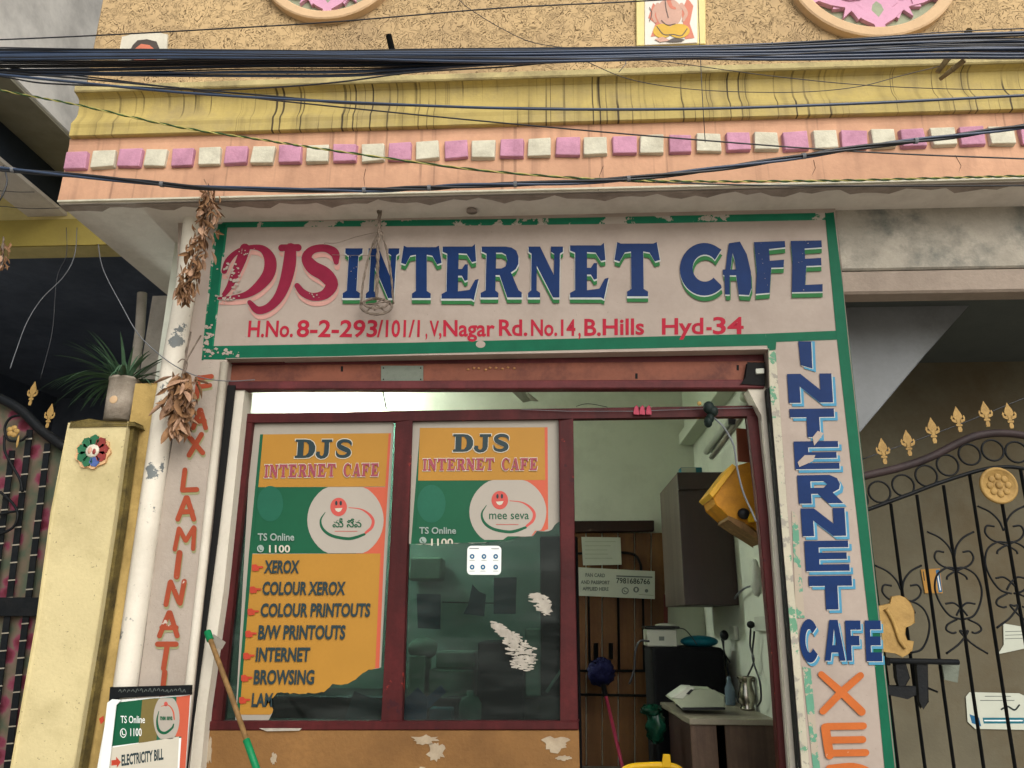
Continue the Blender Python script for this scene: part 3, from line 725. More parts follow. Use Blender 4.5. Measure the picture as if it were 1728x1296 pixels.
# DJS in brush strokes: salmon shadow first, then crimson
def z4(pts): return [(340+x/4.8, 380+y/4.8, w_/4.8) for x, y, w_ in pts]
DJ = [z4([(185, 372, 46), (215, 290, 50), (290, 215, 40), (400, 178, 36), (500, 196, 62), (556, 280, 96), (545, 390, 100), (470, 490, 84), (370, 560, 56), (250, 586, 34), (140, 592, 18)]),
      z4([(352, 190, 84), (318, 290, 80), (270, 400, 70), (225, 500, 50), (172, 578, 34)]),
      z4([(650, 184, 58), (720, 178, 48), (782, 182, 60)]),
      z4([(722, 190, 92), (712, 320, 106), (676, 470, 96), (620, 590, 80), (540, 668, 66), (455, 688, 62), (390, 625, 40)]),
      z4([(1092, 300, 42), (1078, 225, 74), (1000, 186, 62), (900, 200, 64), (852, 262, 84), (900, 340, 110), (1000, 400, 118), (1055, 480, 104), (1000, 560, 80), (900, 580, 64), (820, 545, 58), (775, 490, 46)])]
k = Ink(0); k.up(3)
for st in DJ: k.stroke([(x+1.5, y+9, w_) for x, y, w_ in st], 1, 'salmon'); k.k += .25
k.up()
for st in DJ: k.stroke([(x, y, w_+2.5) for x, y, w_ in st], 1, 'halo' if 0 else 'sign'); k.k += .25
k.up()
for st in DJ: k.stroke(st, 1, 'red'); k.k += .25
boxes = [('I', 583, 612, 419, 503, 5), ('N', 622, 673, 419, 503, 5), ('T', 678, 744, 417, 503, 0), ('E', 747, 809, 416, 504, 2), ('R', 813, 881, 416, 502, 2), ('N', 892, 949, 416, 502, 1), ('E', 962, 1027, 414, 502, 0), ('T', 1038, 1112, 411, 500, -1)]
def z5(pts): return [(1100+x/5.082, 380+y/5.082) for x, y in pts]
CAFE = [[z5(arcp(450, 378, 210, 226, -46, -315, 30)+[(595, 515), (530, 450)]+arcp(455, 368, 105, 116, 42, 318, 20)[0:]+[(540, 300), (597, 210)])],
        [z5([(660, 155), (755, 140), (815, 250), (850, 400), (855, 540), (835, 600), (745, 595), (722, 430), (668, 430), (668, 595), (628, 595), (622, 430), (608, 425), (608, 380), (632, 380), (645, 260)]), z5([(692, 240), (675, 380), (722, 380), (710, 300)])],
        [z5([(875, 145), (1140, 135), (1145, 190), (1005, 205), (1012, 305), (1135, 295), (1130, 362), (1025, 365), (1010, 580), (890, 590), (900, 400)])],
        [z5([(1190, 135), (1455, 130), (1458, 190), (1310, 200), (1315, 288), (1452, 280), (1455, 345), (1325, 350), (1315, 512), (1465, 505), (1465, 570), (1200, 575), (1205, 300)])]]
k.up()
for m_, dx, dy in (('shgreen', 0, 9.5), ('halo', 0, 2.2), ('blue', 0, 0)):
    for ch, x0, x1, y0, y1, ln in boxes:
        g = 1.2 if m_ == 'halo' else 0
        k.glyph(ch, x0-g, y0-g*.2, x1+g, y1+g, m_, SER, dx, dy, lean=ln)
    for i_, lp in enumerate(CAFE):
        k.fill([[(x+dx+(1.5 if (i_ < 2 and m_ == 'shgreen') else 0), y+dy) for x, y in l] for l in lp], m_)
    k.up()
k.up()
rr_ = random.Random(5)
def chips(n, cx, cy, sx, sy, s0, s1):
    for _ in range(n):
        x, y, r_ = rr_.gauss(cx, sx), rr_.gauss(cy, sy), rr_.uniform(s0, s1)
        k.fill([(x+r_*rr_.uniform(.5, 1.2)*math.cos(a), y+r_*rr_.uniform(.4, 1)*math.sin(a)) for a in (0, .9, 1.8, 2.7, 3.6, 4.5, 5.4)], 'sign'); k.k += .03
chips(26, 398, 470, 5, 13, 1.2, 4.2); chips(16, 380, 502, 7, 5, 1, 3.5); chips(10, 381, 452, 5, 5, 1, 3.2); chips(10, 412, 425, 6, 6, .7, 2); chips(7, 530, 499, 6, 3, .6, 1.8)
chips(16, 1350, 450, 14, 34, .4, 1.2); chips(10, 1290, 450, 12, 30, .4, 1.0); chips(12, 590, 460, 9, 22, .4, 1.0)
k.done('shop_name_lettering', sg)
k = Ink(0); k.up(2)
for t_, x0, x1, yb, yt, tl_, ln in (('H.No.', 420, 496, 568, 541, 0, 2), ('8-2-293', 502, 638, 568, 540, 0, 2), ('/101/1', 637, 709, 568, 540, 0, 1), (',', 718, 721, 568, 542, 0, 0), ('V,', 725, 745, 567, 541, 0, 0), ('Nagar', 748, 835, 567, 540, 0, 0),
                     ('Rd.', 842, 890, 566, 539, 0, 0), ('No.14', 896, 971, 566, 539, 0, 0), (',', 976, 980, 567, 540, 0, 0), ('B.', 986, 1014, 566, 538, 0, 0), ('Hills', 1017, 1087, 565, 538, 1, 0), ('Hyd', 1117, 1187, 564, 537, 1, 0), ('-', 1192, 1201, 563, 536, 0, 0), ('34', 1203, 1255, 563, 535, 0, 0)):
    k.text(t_, x0, x1, yb, yt, 'addr', .022, tl_, ln)
k.ellipse(811, 581, 8, 6, 'sign')
k.done('address_lettering', sg)
k = Ink(0); k.up(6)
V = [('I', 1347, 1369, 576, 622), ('N', 1328, 1403, 631, 680), ('T', 1332, 1407, 690, 738), ('E', 1339, 1414, 745, 792), ('R', 1345, 1418, 802, 850), ('N', 1351, 1425, 858, 905), ('E', 1357, 1431, 913, 964), ('T', 1364, 1437, 972, 1029)]
for m_, dx, dy in (('lightblue', 6, 6), ('halo', 1.5, 1.5), ('blue', 0, 0)):
    for ch, x0, x1, y0, y1 in V:
        if ch == 'I': k.fill([(x0+dx, y0+(0 if m_ == 'lightblue' else dy)), (x1+dx, y0+(0 if m_ == 'lightblue' else dy)), (x1+2+dx, y1+dy), (x0+4+dx, y1+dy-6)], m_)
        else: k.glyph(ch, x0, y0, x1, y1, m_, SAN, dx, dy, lean=-3, tilt=1)
    k.up()
for m_, dx, dy in (('lightblue', 4, 6), ('halo', 1.1, 1.3), ('blue', 0, 0)):
    for ch, x0, x1, y0, y1 in (('C', 1348, 1381, 1046, 1117), ('A', 1389, 1424, 1046, 1115), ('F', 1426, 1452, 1047, 1115), ('E', 1459, 1486, 1047, 1116)):
        k.glyph(ch, x0, y0, x1, y1, m_, SAN, dx, dy, lean=-3)
    k.up()
k.fill([(1371, 738), (1380, 727), (1390, 731), (1384, 740), (1374, 752)], 'sign'); k.fill([(1346, 780), (1358, 768), (1376, 768), (1372, 778), (1354, 786), (1349, 788)], 'sign')
k.up()
k.stroke([(1386, 1138, 11), (1420, 1168, 13), (1454, 1201, 14)], 12, 'orangeletter', smooth=False); k.k += .4
k.stroke([(1452, 1140, 12), (1420, 1168, 13), (1389, 1200, 12)], 12, 'orangeletter', smooth=False); k.up()
k.stroke([(1393, 1228, 15), (1396, 1250, 15), (1400, 1274, 15)], 15, 'orangeletter'); k.k += .4
for y, a_, b_ in ((1226, 1396, 1457), (1249, 1399, 1456), (1271, 1401, 1461)): k.stroke([(a_, y, 12), (b_, y-1, 12)], 12, 'orangeletter', smooth=False)
k.up()
k.stroke([(1402, 1300, 15), (1405, 1330, 15), (1410, 1352, 15)], 15, 'orangeletter'); k.k += .4; k.stroke([(1400, 1297, 13), (1440, 1294, 13), (1466, 1304, 13), (1462, 1322, 13), (1412, 1326, 12)], 12, 'orangeletter'); k.k += .4; k.stroke([(1436, 1326, 13), (1470, 1354, 13)], 13, 'orangeletter')
k.done('pillar_lettering', sg)
k = Ink(-.008); k.up(2)
FL = [('F', [[(335, 637), (332, 670)], [(335, 638), (357, 635)], [(334, 653), (354, 650)]], 8),
      ('A', [[(326, 722), (337, 692)], [(339, 692), (347, 722)], [(330, 711), (345, 710)]], 8),
      ('X', [[(320, 738), (342, 764)], [(340, 733), (319, 768)]], 8.5),
      ('L', [[(312, 793), (308, 826)], [(308, 827), (332, 826)]], 8.5),
      ('A', [[(300, 876), (314, 840)], [(316, 840), (327, 876)], [(305, 864), (324, 863)]], 8.5),
      ('M', [[(295, 927), (302, 892)], [(303, 893), (313, 912)], [(314, 912), (327, 890)], [(328, 891), (326, 926)]], 7.5),
      ('I', [[(303, 933), (298, 973)]], 10), ('N', [[(280, 1020), (287, 983)], [(288, 982), (302, 1016)], [(304, 1018), (311, 981)]], 8.5),
      ('A', [[(269, 1073), (285, 1034)], [(287, 1034), (299, 1073)], [(273, 1059), (297, 1059)]], 8.5),
      ('T', [[(266, 1087), (297, 1087)], [(282, 1090), (276, 1128)]], 9), ('I', [[(278, 1134), (272, 1186)]], 9)]
for mm, dy, dx in (('lettershade', 4, 1), ('redletter', 0, 0)):
    for ch, sts, w_ in FL:
        for s_ in sts: k.stroke([(x+dx, y+dy, w_) for x, y in s_], w_, mm, smooth=False); k.k += .15
    k.up(.5)
k.done('side_lettering', sg)

# ---------------------------------------------------------------- shutter housing
sh = thing('shutter_box', None, None, P(838, 655, .05)); sh.parent = Bd
b = MB(); b.pxslab([(386, 607), (1288, 593), (1290, 612), (386, 622)], .075, .16); b.build('upper_flange', M['shutter_dark'], sh, .004)
b = MB(); b.pxslab([(386, 600), (1288, 588), (1288, 640), (386, 646)], .115, .12); b.build('curtain_edge', M['shutter_dark'], sh)
b = MB(); b.pxslab([(384, 616), (1290, 609), (1290, 642), (384, 645)], .07, .035); b.build('rail_web', M['shutter'], sh, .004)
b = MB(); b.pxslab([(384, 643), (1291, 640), (1291, 655), (384, 657)], .045, .07); b.build('lower_flange', M['shutter_dark'], sh, .006)
b = MB(); b.pxslab([(386, 610), (480, 610), (478, 613), (386, 614)], .06, .02); b.pxslab([(386, 604), (1288, 590.5), (1288, 594), (386, 608)], .05, .1); b.build('upper_lip', M['shutter_dark'], sh)
b = MB(); b.pxslab([(643, 617), (714, 617), (714, 643), (643, 644)], .062, .006, 0)
for q in ((647, 621), (710, 621), (647, 640), (710, 640)): b.ell(P(q[0], q[1], .061), (.004, .003, .004), 1, 8, 5)
b.build('maker_plate', [M['tin'], M['iron']], sh)
b = MB()
for i in range(9):
    x = 788+i*10+RND.uniform(-2, 2); b.ell(P(x, 622+RND.uniform(-2, 2), .068), (.009, .004, .007), 0, 7, 5)
b.build('label_scrap', mat('torn foil label', '#a5774f', .3, .2, 30, metal=.4), sh)
b = MB()
for x, y in ((577, 622), (1074, 634), (1245, 620)): b.pxslab([(x-2, y-4), (x+2, y-4), (x+2, y+5), (x-2, y+5)], .069, .01)
b.build('bolt_slot', M['black'], sh)
b = MB(); b.pxslab([(1262, 612), (1290, 612), (1290, 650), (1250, 648), (1258, 636)], .04, .03); b.pxslab([(1275, 622), (1290, 621), (1290, 630), (1276, 631)], .03, .02, 1); b.build('lock_bracket', [M['black'], M['whiteplastic']], sh, .003)

# ---------------------------------------------------------------- maroon shopfront frame with glass
fr = thing('shopfront_frame', None, None, P(838, 1230, .1)); fr.parent = Bd
FY = .12
def bar(name, pts, Y=FY, d=.05, m='maroon'):
    b = MB(); b.pxslab(pts, Y, d); return b.build(name, M[m], fr, .005)
bar('head_rail', [(411, 698), (700, 693), (1281, 684), (1281, 702), (700, 710), (411, 713)])
bar('stile', [(411, 713), (427, 713), (400, 960), (374, 1220), (343, 1222), (371, 1000), (393, 830)], FY+.001)
bar('stile', [(668, 711), (695, 710), (687, 960), (679, 1216), (645, 1216), (657, 960)], FY-.004)
bar('stile', [(943, 709), (966, 708), (971, 960), (976, 1216), (947, 1216), (946, 960)], FY-.004)
bar('stile', [(1262, 702), (1282, 702), (1293, 830), (1304, 960), (1318, 1110), (1336, 1296), (1352, 1440), (1332, 1440), (1315, 1296), (1302, 1110), (1288, 960), (1276, 830)], FY-.002)
bar('sill_rail', [(343, 1217), (976, 1217), (977, 1232), (341, 1233)], FY-.012, .07)
b = MB(); b.pxslab([(418, 705), (672, 705), (650, 1222), (362, 1222)], FY+.03, .006); b.build('window_pane', M['glass'], fr)
b = MB(); b.pxslab([(690, 705), (948, 705), (950, 1222), (674, 1222)], FY+.03, .006); b.build('window_pane', M['glass'], fr)
b = MB(); b.pxslab([(341, 1231), (977, 1233), (985, 1640), (290, 1640)], FY-.006, .14); b.build('dado_wall', M['dado'], Bd, .004)
b = MB()
for pts in ([(437, 1229), (509, 1229), (505, 1233), (450, 1234)],): b.pxslab(pts, FY-.02, .005)
b.build('plaster_scrap', M['residue'], Bd)
rp_ = random.Random(4)
def blotch(cx, cy, rx, ry, n=26):
    out = []
    for i_ in range(n):
        a = 2*math.pi*i_/n; f = rp_.uniform(.55, 1.1); out.append((cx+rx*f*math.cos(a), cy+ry*f*math.sin(a)))
    b = MB(); b.pxslab(out, FY-.009, .004); b.build('bare_patch', mat('bare plaster patch', '#a3957f', .85, .12, 12, stain='#7c6b55', ss=8, sa=.6), Bd)
for q in ((938, 1256, 27, 15), (952, 1279, 15, 5), (735, 1268, 16, 20), (716, 1248, 24, 9), (352, 1268, 8, 26), (462, 1280, 6, 10)): blotch(*q)

# ---------------------------------------------------------------- room inside
YB = 2.77; XRm = P(1173, 800, YB).x; XLm = -2.15; ZF = .42; ZC = 3.9
b = MB(); b.box((XLm, .10, ZF-.02), (XRm, YB, ZF)); struct(b, 'room_floor', M['room_floor'])
b = MB(); b.box((XLm-.1, YB, ZF-.05), (XRm+.1, YB+.1, ZC+.05)); struct(b, 'room_back_wall', M['room_wall'])
b = MB(); b.box((XRm, .245, ZF-.05), (XRm+.1, YB, ZC+.05)); struct(b, 'room_right_wall', M['room_wall'])
b = MB(); b.box((XLm-.1, .245, ZF-.05), (XLm, YB, ZC+.05)); struct(b, 'room_left_wall', M['room_wall'])
b = MB(); b.box((XLm-.1, .245, ZC), (XRm+.1, YB+.1, ZC+.1)); struct(b, 'room_ceiling', M['room_beam'])
zb = P(1156, 755, YB).z
b = MB(); b.box((P(1156, 755, YB).x, .26, zb+.12), (XRm-.001, YB-.001, ZC-.001)); struct(b, 'ceiling_beam', M['room_beam'], .01)
b = MB(); b.box((P(1178, 755, YB).x-.16, .26, zb+.02), (XRm-.001, YB-.002, zb+.119)); struct(b, 'ceiling_ledge', M['room_beam'], .004)
# side filling above the facade so no daylight leaks into the room
b = MB(); b.box((P(310, 600, .0).x-.1, .241, P(864, 640, .24).z), (XRm+.2, .30, ZC+.4)); struct(b, 'lintel_wall', M['room_wall'])
b = MB(); b.box((XLm-.1, .242, 0), (P(398, 800, .24).x-.22, .30, ZC)); struct(b, 'inner_left_wall', M['room_wall'])
# ================================================================== NEIGHBOURS
Nl = thing('neighbour_house', 'stained white and yellow neighbouring house with dark porch at the left edge', 'house', (-3, 0, 0))
nz = P(0, 108, 0).z; nx = P(0, 108, 0).x
b = MB(); b.box((-5.5, -.25, nz), (nx, 4.0, 7.0)); b.build('upper_storey', M['neighbour_white'], Nl, .01)
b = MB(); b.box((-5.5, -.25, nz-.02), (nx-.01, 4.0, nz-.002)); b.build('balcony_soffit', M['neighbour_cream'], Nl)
bx_ = PZ(60, 258, nz-.02).x
zb_ = PX(60, 316, bx_).z
b = MB(); b.box((bx_-.25, -.3, zb_), (bx_, 3.0, nz-.021)); b.build('side_beam', M['navy_beam'], Nl)
b = MB(); b.box((bx_-.30, -.3, zb_-.03), (bx_+.012, 3.0, zb_-.001)); b.build('beam_edge', M['soffit'], Nl)
zy0 = P(100, 416, 1.35).z
b = MB(); b.box((-5.5, 1.35, zy0), (P(330, 416, 1.35).x, 1.55, nz-.03)); b.build('yellow_beam', M['neighbour_yellow'], Nl, .01)
b = MB(); b.box((-5.5, 1.33, zy0), (P(330, 416, 1.35).x, 1.349, P(100, 372, 1.35).z)); b.build('beam_band', mat('darker yellow band', '#a8984e', .8, .08, 2, stain='#857747', ss=1.5, sa=.5), Nl)
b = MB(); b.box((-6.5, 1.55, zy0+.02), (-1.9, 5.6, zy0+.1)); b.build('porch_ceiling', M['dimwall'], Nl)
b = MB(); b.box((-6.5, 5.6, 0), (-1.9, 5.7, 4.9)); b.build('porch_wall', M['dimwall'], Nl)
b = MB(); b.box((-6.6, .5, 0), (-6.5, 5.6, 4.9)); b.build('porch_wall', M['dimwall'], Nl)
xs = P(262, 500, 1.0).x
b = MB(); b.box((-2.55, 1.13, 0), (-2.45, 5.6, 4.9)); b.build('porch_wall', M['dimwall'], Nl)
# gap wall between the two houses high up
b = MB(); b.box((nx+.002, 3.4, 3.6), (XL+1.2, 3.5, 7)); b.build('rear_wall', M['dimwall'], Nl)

# weathered strip wall behind the drain pipe
b = MB(); zs = P(235, 640, 1.0).z
def strip(name, ys, m, zmin=None):
    b = MB(); b.prism([P(258, 496, 1.0), P(330, 496, 1.0), P(330, 1600, 1.0), P(92, 1600, 1.0)], Vector((0, .12, 0)))
    return b
Sw = thing('side_wall', 'narrow yellow weathered side wall between the gatepost and the white drain pipe', 'wall', P(150, 1500, 1.0))
def xat(z):
    a = P(258, 496, 1.0); c = P(143, 1197, 1.0); return a.x+(c.x-a.x)*(z-a.z)/(c.z-a.z)
b = MB(); b.prism([Vector((xat(zs), 1, zs)), Vector((xs+.22, 1, zs)), Vector((xs+.22, 1, Z0)), Vector((xat(Z0), 1, Z0))], Vector((0, .12, 0))); b.build('bare_top', M['side_grey'], Sw)
b = MB(); b.pxslab([(231, 650), (282, 647), (238, 1000), (185, 1640), (84, 1640), (143, 1197), (197, 864)], -.035, .2); b.build('painted_wall', M['side_yellow'], Sw, .01)
# white pvc drain pipe
cl = [(330, 346), (315, 482), (276, 700), (253, 864), (212, 1157), (190, 1310), (150, 1600)]
b = MB(); b.tube([P(x, y, -.02) for x, y in cl], .055, 18)
dp = thing('drain_pipe', 'whitewashed drain pipe standing left of the letters FAX LAMINATI', 'pipe', P(150, 1600, -.02))
b.build('pipe_body', M['pvc'], dp)
b = MB(); b.tube([P(x+2, y, .0) for x, y in ((298, 690), (273, 864), (235, 1157), (214, 1310))], .006, 6); tag(b.build('seam_wire', M['cable']), 'thin black wire running down between the pipe and the lettered pillar', 'wire')
b = MB(); b.tube([P(240, 495, .6), P(236, 560, .6), P(225, 640, .6)], .03, 10); tag(b.build('conduit', M['side_grey']), 'short grey conduit rising behind the potted plant', 'pipe')

# yellow gatepost
GP = -.12
gp = thing('gatepost', 'pale yellow plastered gatepost with a round ceramic plaque, pot on top', 'gatepost', P(60, 1500, GP))
b = MB(); b.pxslab([(118, 717), (217, 715), (197, 864), (167, 1064), (128, 1296), (70, 1640), (-38, 1640), (20, 1296), (63, 1051), (88, 864)], GP, .06); b.build('post_body', M['gate_yellow'], gp, .012, seg=2)
b = MB(); b.pxslab([(217, 716), (227, 719), (207, 870), (177, 1066), (138, 1296), (81, 1640), (70, 1640), (128, 1296), (167, 1064), (197, 864)], GP+.02, .05); b.build('mossy_edge', M['moss'], gp, .006)
b = MB(); b.pxslab([(120, 712), (150, 708), (180, 711), (226, 712), (229, 719), (119, 720)], GP-.004, .24); b.jitter(.002); b.build('top_crust', M['moss'], gp, .004)
# ceramic plaque
pc = P(159, 763, GP); pl = thing('ceramic_plaque', 'flower shaped ceramic plaque in green, red and blue on the yellow gatepost', 'plaque', pc)
b = MB(); nn = 48; R = .088
out = [Vector((pc.x+R*(1+.06*math.cos(9*2*math.pi*k/nn))*math.cos(2*math.pi*k/nn), GP-.012, pc.z-.004+R*.92*(1+.06*math.cos(9*2*math.pi*k/nn))*math.sin(2*math.pi*k/nn))) for k in range(nn)]
b.prism(out, Vector((0, .012, 0))); b.build('plaque_rim', M['ceramic_cream'], pl, .003)
cols = ['ceramic_green', 'ceramic_red', 'ceramic_red', 'ceramic_red', 'ceramic_blue', 'ceramic_green', 'ceramic_green', 'ceramic_green', 'ceramic_green']
for i in range(9):
    a = math.pi/2-2*math.pi*i/9; d = Vector((math.cos(a), 0, math.sin(a))); e = Vector((-math.sin(a), 0, math.cos(a)))
    c = Vector((pc.x, GP-.016, pc.z+.003)); b = MB(); q = [c+d*.028-e*.012, c+d*.052-e*.026, c+d*.072-e*.020, c+d*.083, c+d*.072+e*.020, c+d*.052+e*.026, c+d*.028+e*.012]
    b.prism(q, Vector((0, .006, 0))); b.build('petal', M[cols[i]], pl, .003)
b = MB(); b.ell((pc.x, GP-.016, pc.z+.003), (.036, .012, .034), 0, 18, 8); b.ell((pc.x-.008, GP-.026, pc.z+.004), (.012, .006, .018), 1, 10, 6); b.ell((pc.x+.014, GP-.024, pc.z-.002), (.01, .006, .016), 2, 10, 6)
b.build('boss', [M['ceramic_white'], M['tile_skin'], M['ceramic_red']], pl)
# pot and plant
PYp = GP+.14
pb = P(199, 711, PYp); pt = P(207, 640, PYp); rp = .078
pp = thing('potted_plant', 'spiky grey green plant in a lime stained pot on the gatepost', 'plant', pb)
hh = pt.z-pb.z
b = MB(); b.lathe(pb+Vector((.006, 0, 0)), [(rp*.98, 0), (rp, hh*.5), (rp*.99, hh*.93), (rp*1.04, hh*.94), (rp*1.04, hh), (rp*.9, hh), (rp*.88, hh*.9)], 26); b.build('pot', M['potm'], pp)
b = MB(); b.lathe(pb+Vector((.006, 0, hh*.86)), [(.001, .01), (rp*.88, .006), (rp*.88, 0)], 20); b.build('soil', M['moss'], pp)
b = MB(); b.ell((pb.x+.004, PYp-rp, pb.z+hh*.42), (.022, .004, .022), 0, 16, 8); b.build('painted_dot', M['medal_ring'], pp)
rl = random.Random(11); base = Vector((pb.x+.006, PYp, pb.z+hh*.9))
for i in range(84):
    if i < 22: a = rl.choice([math.pi, -math.pi*.8, math.pi*.85, math.pi*1.0])+rl.uniform(-.35, .35); Ln = rl.uniform(.28, .42); up = rl.uniform(.3, 1.1)
    else: a = rl.uniform(0, 2*math.pi); Ln = rl.uniform(.18, .38); up = rl.uniform(.5, 1.9)
    d = Vector((math.cos(a), math.sin(a)*.8, 0)); p = base+d*rl.uniform(0, .05); pts = [p]; v = (d*1.0+Vector((0, 0, up))).normalized()
    n = 8
    for s_ in range(n): v = (v+Vector((0, 0, -.10-.10*(up < .9)))).normalized(); p = p+v*Ln/n; pts.append(p)
    sd_ = v.cross(Vector((0, 0, 1))); sd_ = sd_.normalized() if sd_.length > .01 else Vector((1, 0, 0))
    b = MB(); vv = []; wd = rl.uniform(.007, .011)
    for j, q in enumerate(pts):
        w_ = wd*(1-(j/n)**2.2)+.0006; vv += [q-sd_*w_+Vector((0, 0, w_*.5)), q, q+sd_*w_+Vector((0, 0, w_*.5))]
    b.add(vv, [[3*j+t, 3*j+t+1, 3*j+t+4, 3*j+t+3] for j in range(n) for t in (0, 1)], 0, True)
    b.build('leaf', M['plant'], pp)

# left gate: black strips over rose print cloth
LG = .10
lg = thing('left_gate', 'black iron gate lined with rose printed cloth, gold finials on its curved top rail', 'gate', P(0, 1500, LG))
top = catmull([P(x, y, LG) for x, y in ((-90, 668), (-30, 664), (8, 676), (40, 696), (70, 726), (112, 757))], 6)
b = MB(); b.tube(top, .026, 10); b.build('top_rail', M['iron'], lg)
b = MB(); cy = LG+.05
cp = [P(x, y, cy) for x, y in ((-90, 675), (-30, 672), (8, 684), (40, 704), (70, 732), (112, 764), (70, 1320), (30, 1600), (-160, 1600), (-120, 1100))]
b.prism(cp, Vector((0, .004, 0))); b.build('cloth', M['cloth'], lg)
# perforated strips
for j, (xt, xb_) in enumerate(((-60, -170), (-33, -140), (-8, -108), (20, -76), (50, -44), (80, -14), (104, 14))):
    yt = 740 if j < 4 else 770
    yt = {0: 690, 1: 700, 2: 740, 3: 760, 4: 725, 5: 748, 6: 790}[j]
    b = MB(); b.pxslab([(xt-5, yt), (xt+5, yt), (xb_+6+0, 1500), (xb_-6, 1500)], LG+.012, .006); b.build('bar', M['iron'], lg)
    b = MB()
    m = 26
    for q in range(m):
        u = (q+.5)/m; y = yt+(1500-yt)*u; x = xt+(xb_-xt)*u
        b.pxslab([(x-6, y), (x+6, y-1), (x+6, y+1.2), (x-6, y+2.2)], LG+.008, .003)
    tag(b.build('lace', mat('pale lace slit', '#8b8577', .8, .1, 20), lg), kind='stuff')
b = MB(); b.pxslab([(-150, 1008), (74, 1008), (66, 1040), (-155, 1040)], LG-.004, .014); b.build('cross_rail', M['iron'], lg, .003)
for sc in ([(38, 700), (18, 705), (8, 722), (14, 742), (34, 744), (46, 735)], [(8, 735), (8, 760), (20, 785), (34, 810), (38, 830)], [(0, 830), (14, 842), (26, 856), (30, 872), (22, 890), (0, 902)], [(0, 868), (18, 864), (34, 862)]):
    b = MB(); b.tube(catmull([P(x, y, LG-.01) for x, y in sc], 6), .007, 7); b.build('scroll', M['iron'], lg)
b = MB(); 
for k_ in range(5): b.ell(P(22+6*math.cos(k_*1.25), 728+6*math.sin(k_*1.25), LG-.02), (.018, .008, .015), 0, 9, 6)
b.ell(P(30, 745, LG-.02), (.007, .005, .035), 0, 8, 6); b.build('gold_flower', M['gold'], lg)
# fleur de lis finial, shared by both gates
def finial_mesh():
    b = MB(); H = 1.0
    def pr(pts): b.prism([Vector((x*.5, -.06, z)) for x, z in pts], Vector((0, .12, 0)))
    pr([(-.10, 0), (.10, 0), (.16, .1), (.10, .22), (-.10, .22), (-.16, .1)])
    pr([(-.22, .24), (.22, .24), (.22, .32), (-.22, .32)])
    pr([(-.12, .33), (.12, .33), (.18, .5), (.34, .62), (.26, .78), (.08, .96), (0, 1.05), (-.08, .96), (-.26, .78), (-.34, .62), (-.18, .5)])
    for s_ in (-1, 1):
        q = [(.10, .38), (.26, .38), (.46, .44), (.52, .58), (.44, .68), (.36, .62), (.40, .54), (.30, .50), (.14, .52)]
        pr([(x*s_, z) for x, z in (q if s_ == 1 else q)])
    return b
fm = finial_mesh().mesh('finial', M['gold'])
def finial(px, py, Y, h, w_, parent, lean=0):
    o = bpy.data.objects.new('finial', fm); COL.objects.link(o); o.parent = parent; p = P(px, py, Y)
    o.location = p-world_loc(parent); o.scale = (w_, h*.25, h); o.rotation_euler = (0, lean, 0)
    bv = o.modifiers.new('bevel', 'BEVEL'); bv.width = .004; bv.segments = 2
    return o
finial(50, 684, LG, .13, .115, lg, .04); finial(79, 722, LG, .13, .115, lg, .04)

# ---------------------------------------------------------------- right hand porch and gate
Rp = thing('side_porch', 'olive brown side porch with posters on its back wall behind the arched gate', 'porch', (2, 2, 0))
zp = z2
RY = 1.25
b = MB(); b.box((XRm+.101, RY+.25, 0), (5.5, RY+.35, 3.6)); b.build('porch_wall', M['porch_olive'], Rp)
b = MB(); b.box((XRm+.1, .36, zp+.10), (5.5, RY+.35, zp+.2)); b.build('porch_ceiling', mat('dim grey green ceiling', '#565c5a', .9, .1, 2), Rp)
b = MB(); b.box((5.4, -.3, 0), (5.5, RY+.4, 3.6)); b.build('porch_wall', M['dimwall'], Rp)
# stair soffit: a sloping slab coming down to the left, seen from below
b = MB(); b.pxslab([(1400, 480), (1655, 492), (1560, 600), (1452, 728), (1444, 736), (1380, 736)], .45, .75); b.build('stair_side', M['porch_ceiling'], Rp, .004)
rg = thing('right_gate', 'arched black iron gate with rings, scrolls and gold fleur de lis finials', 'gate', P(1700, 1500, .3))
GY = .30
def tb(name, pts, r, m='iron', n=6, sm=True, Y=GY):
    b = MB(); q = [P(x, y, Y) for x, y in pts]; b.tube(catmull(q, n) if sm else q, r, 8); return b.build(name, M[m], rg)
tb('top_rail', [(1430, 812), (1460, 803), (1519, 789), (1569, 772), (1619, 747), (1650, 735), (1685, 731), (1728, 735), (1790, 752)], .021, 'iron_brown')
tb('second_rail', [(1440, 867), (1467, 859), (1535, 834), (1585, 815), (1652, 794), (1692, 788), (1728, 791), (1790, 806)], .010)
rm = MB()
for x, y in ((1446, 843), (1484, 830), (1524, 819), (1563, 803), (1599, 785), (1636, 767), (1675, 760), (1715, 763), (1755, 775)):
    c = P(x, y, GY); b = MB(); b.tube([c+Vector((.056*math.cos(t*math.pi/10), 0, .056*math.sin(t*math.pi/10))) for t in range(20)], .0055, 6, closed=True); b.build('ring', M['iron'], rg)
for (x, y) in ((1494, 783), (1536, 769), (1578, 748), (1621, 729), (1668, 720), (1708, 723), (1748, 730)): finial(x, y, GY, .135, .145, rg, -.03)
for xt, yt, xm, ym in ((1462, 862, 1500, 1170), (1503, 850, 1561, 1296), (1547, 835, 1610, 1296), (1592, 819, 1660, 1296), (1636, 800, 1713, 1296), (1681, 790, 1766, 1296), (1722, 792, 1812, 1296)):
    e = (xm-xt)/(ym-yt); tb('bar', [(xt, yt), (xt+e*(1500-yt), 1500)], .0085, sm=False)
tb('cross_wire', [(1452, 776), (1560, 738), (1640, 708), (1728, 672), (1800, 646)], .003, 'cable', Y=GY+.15)
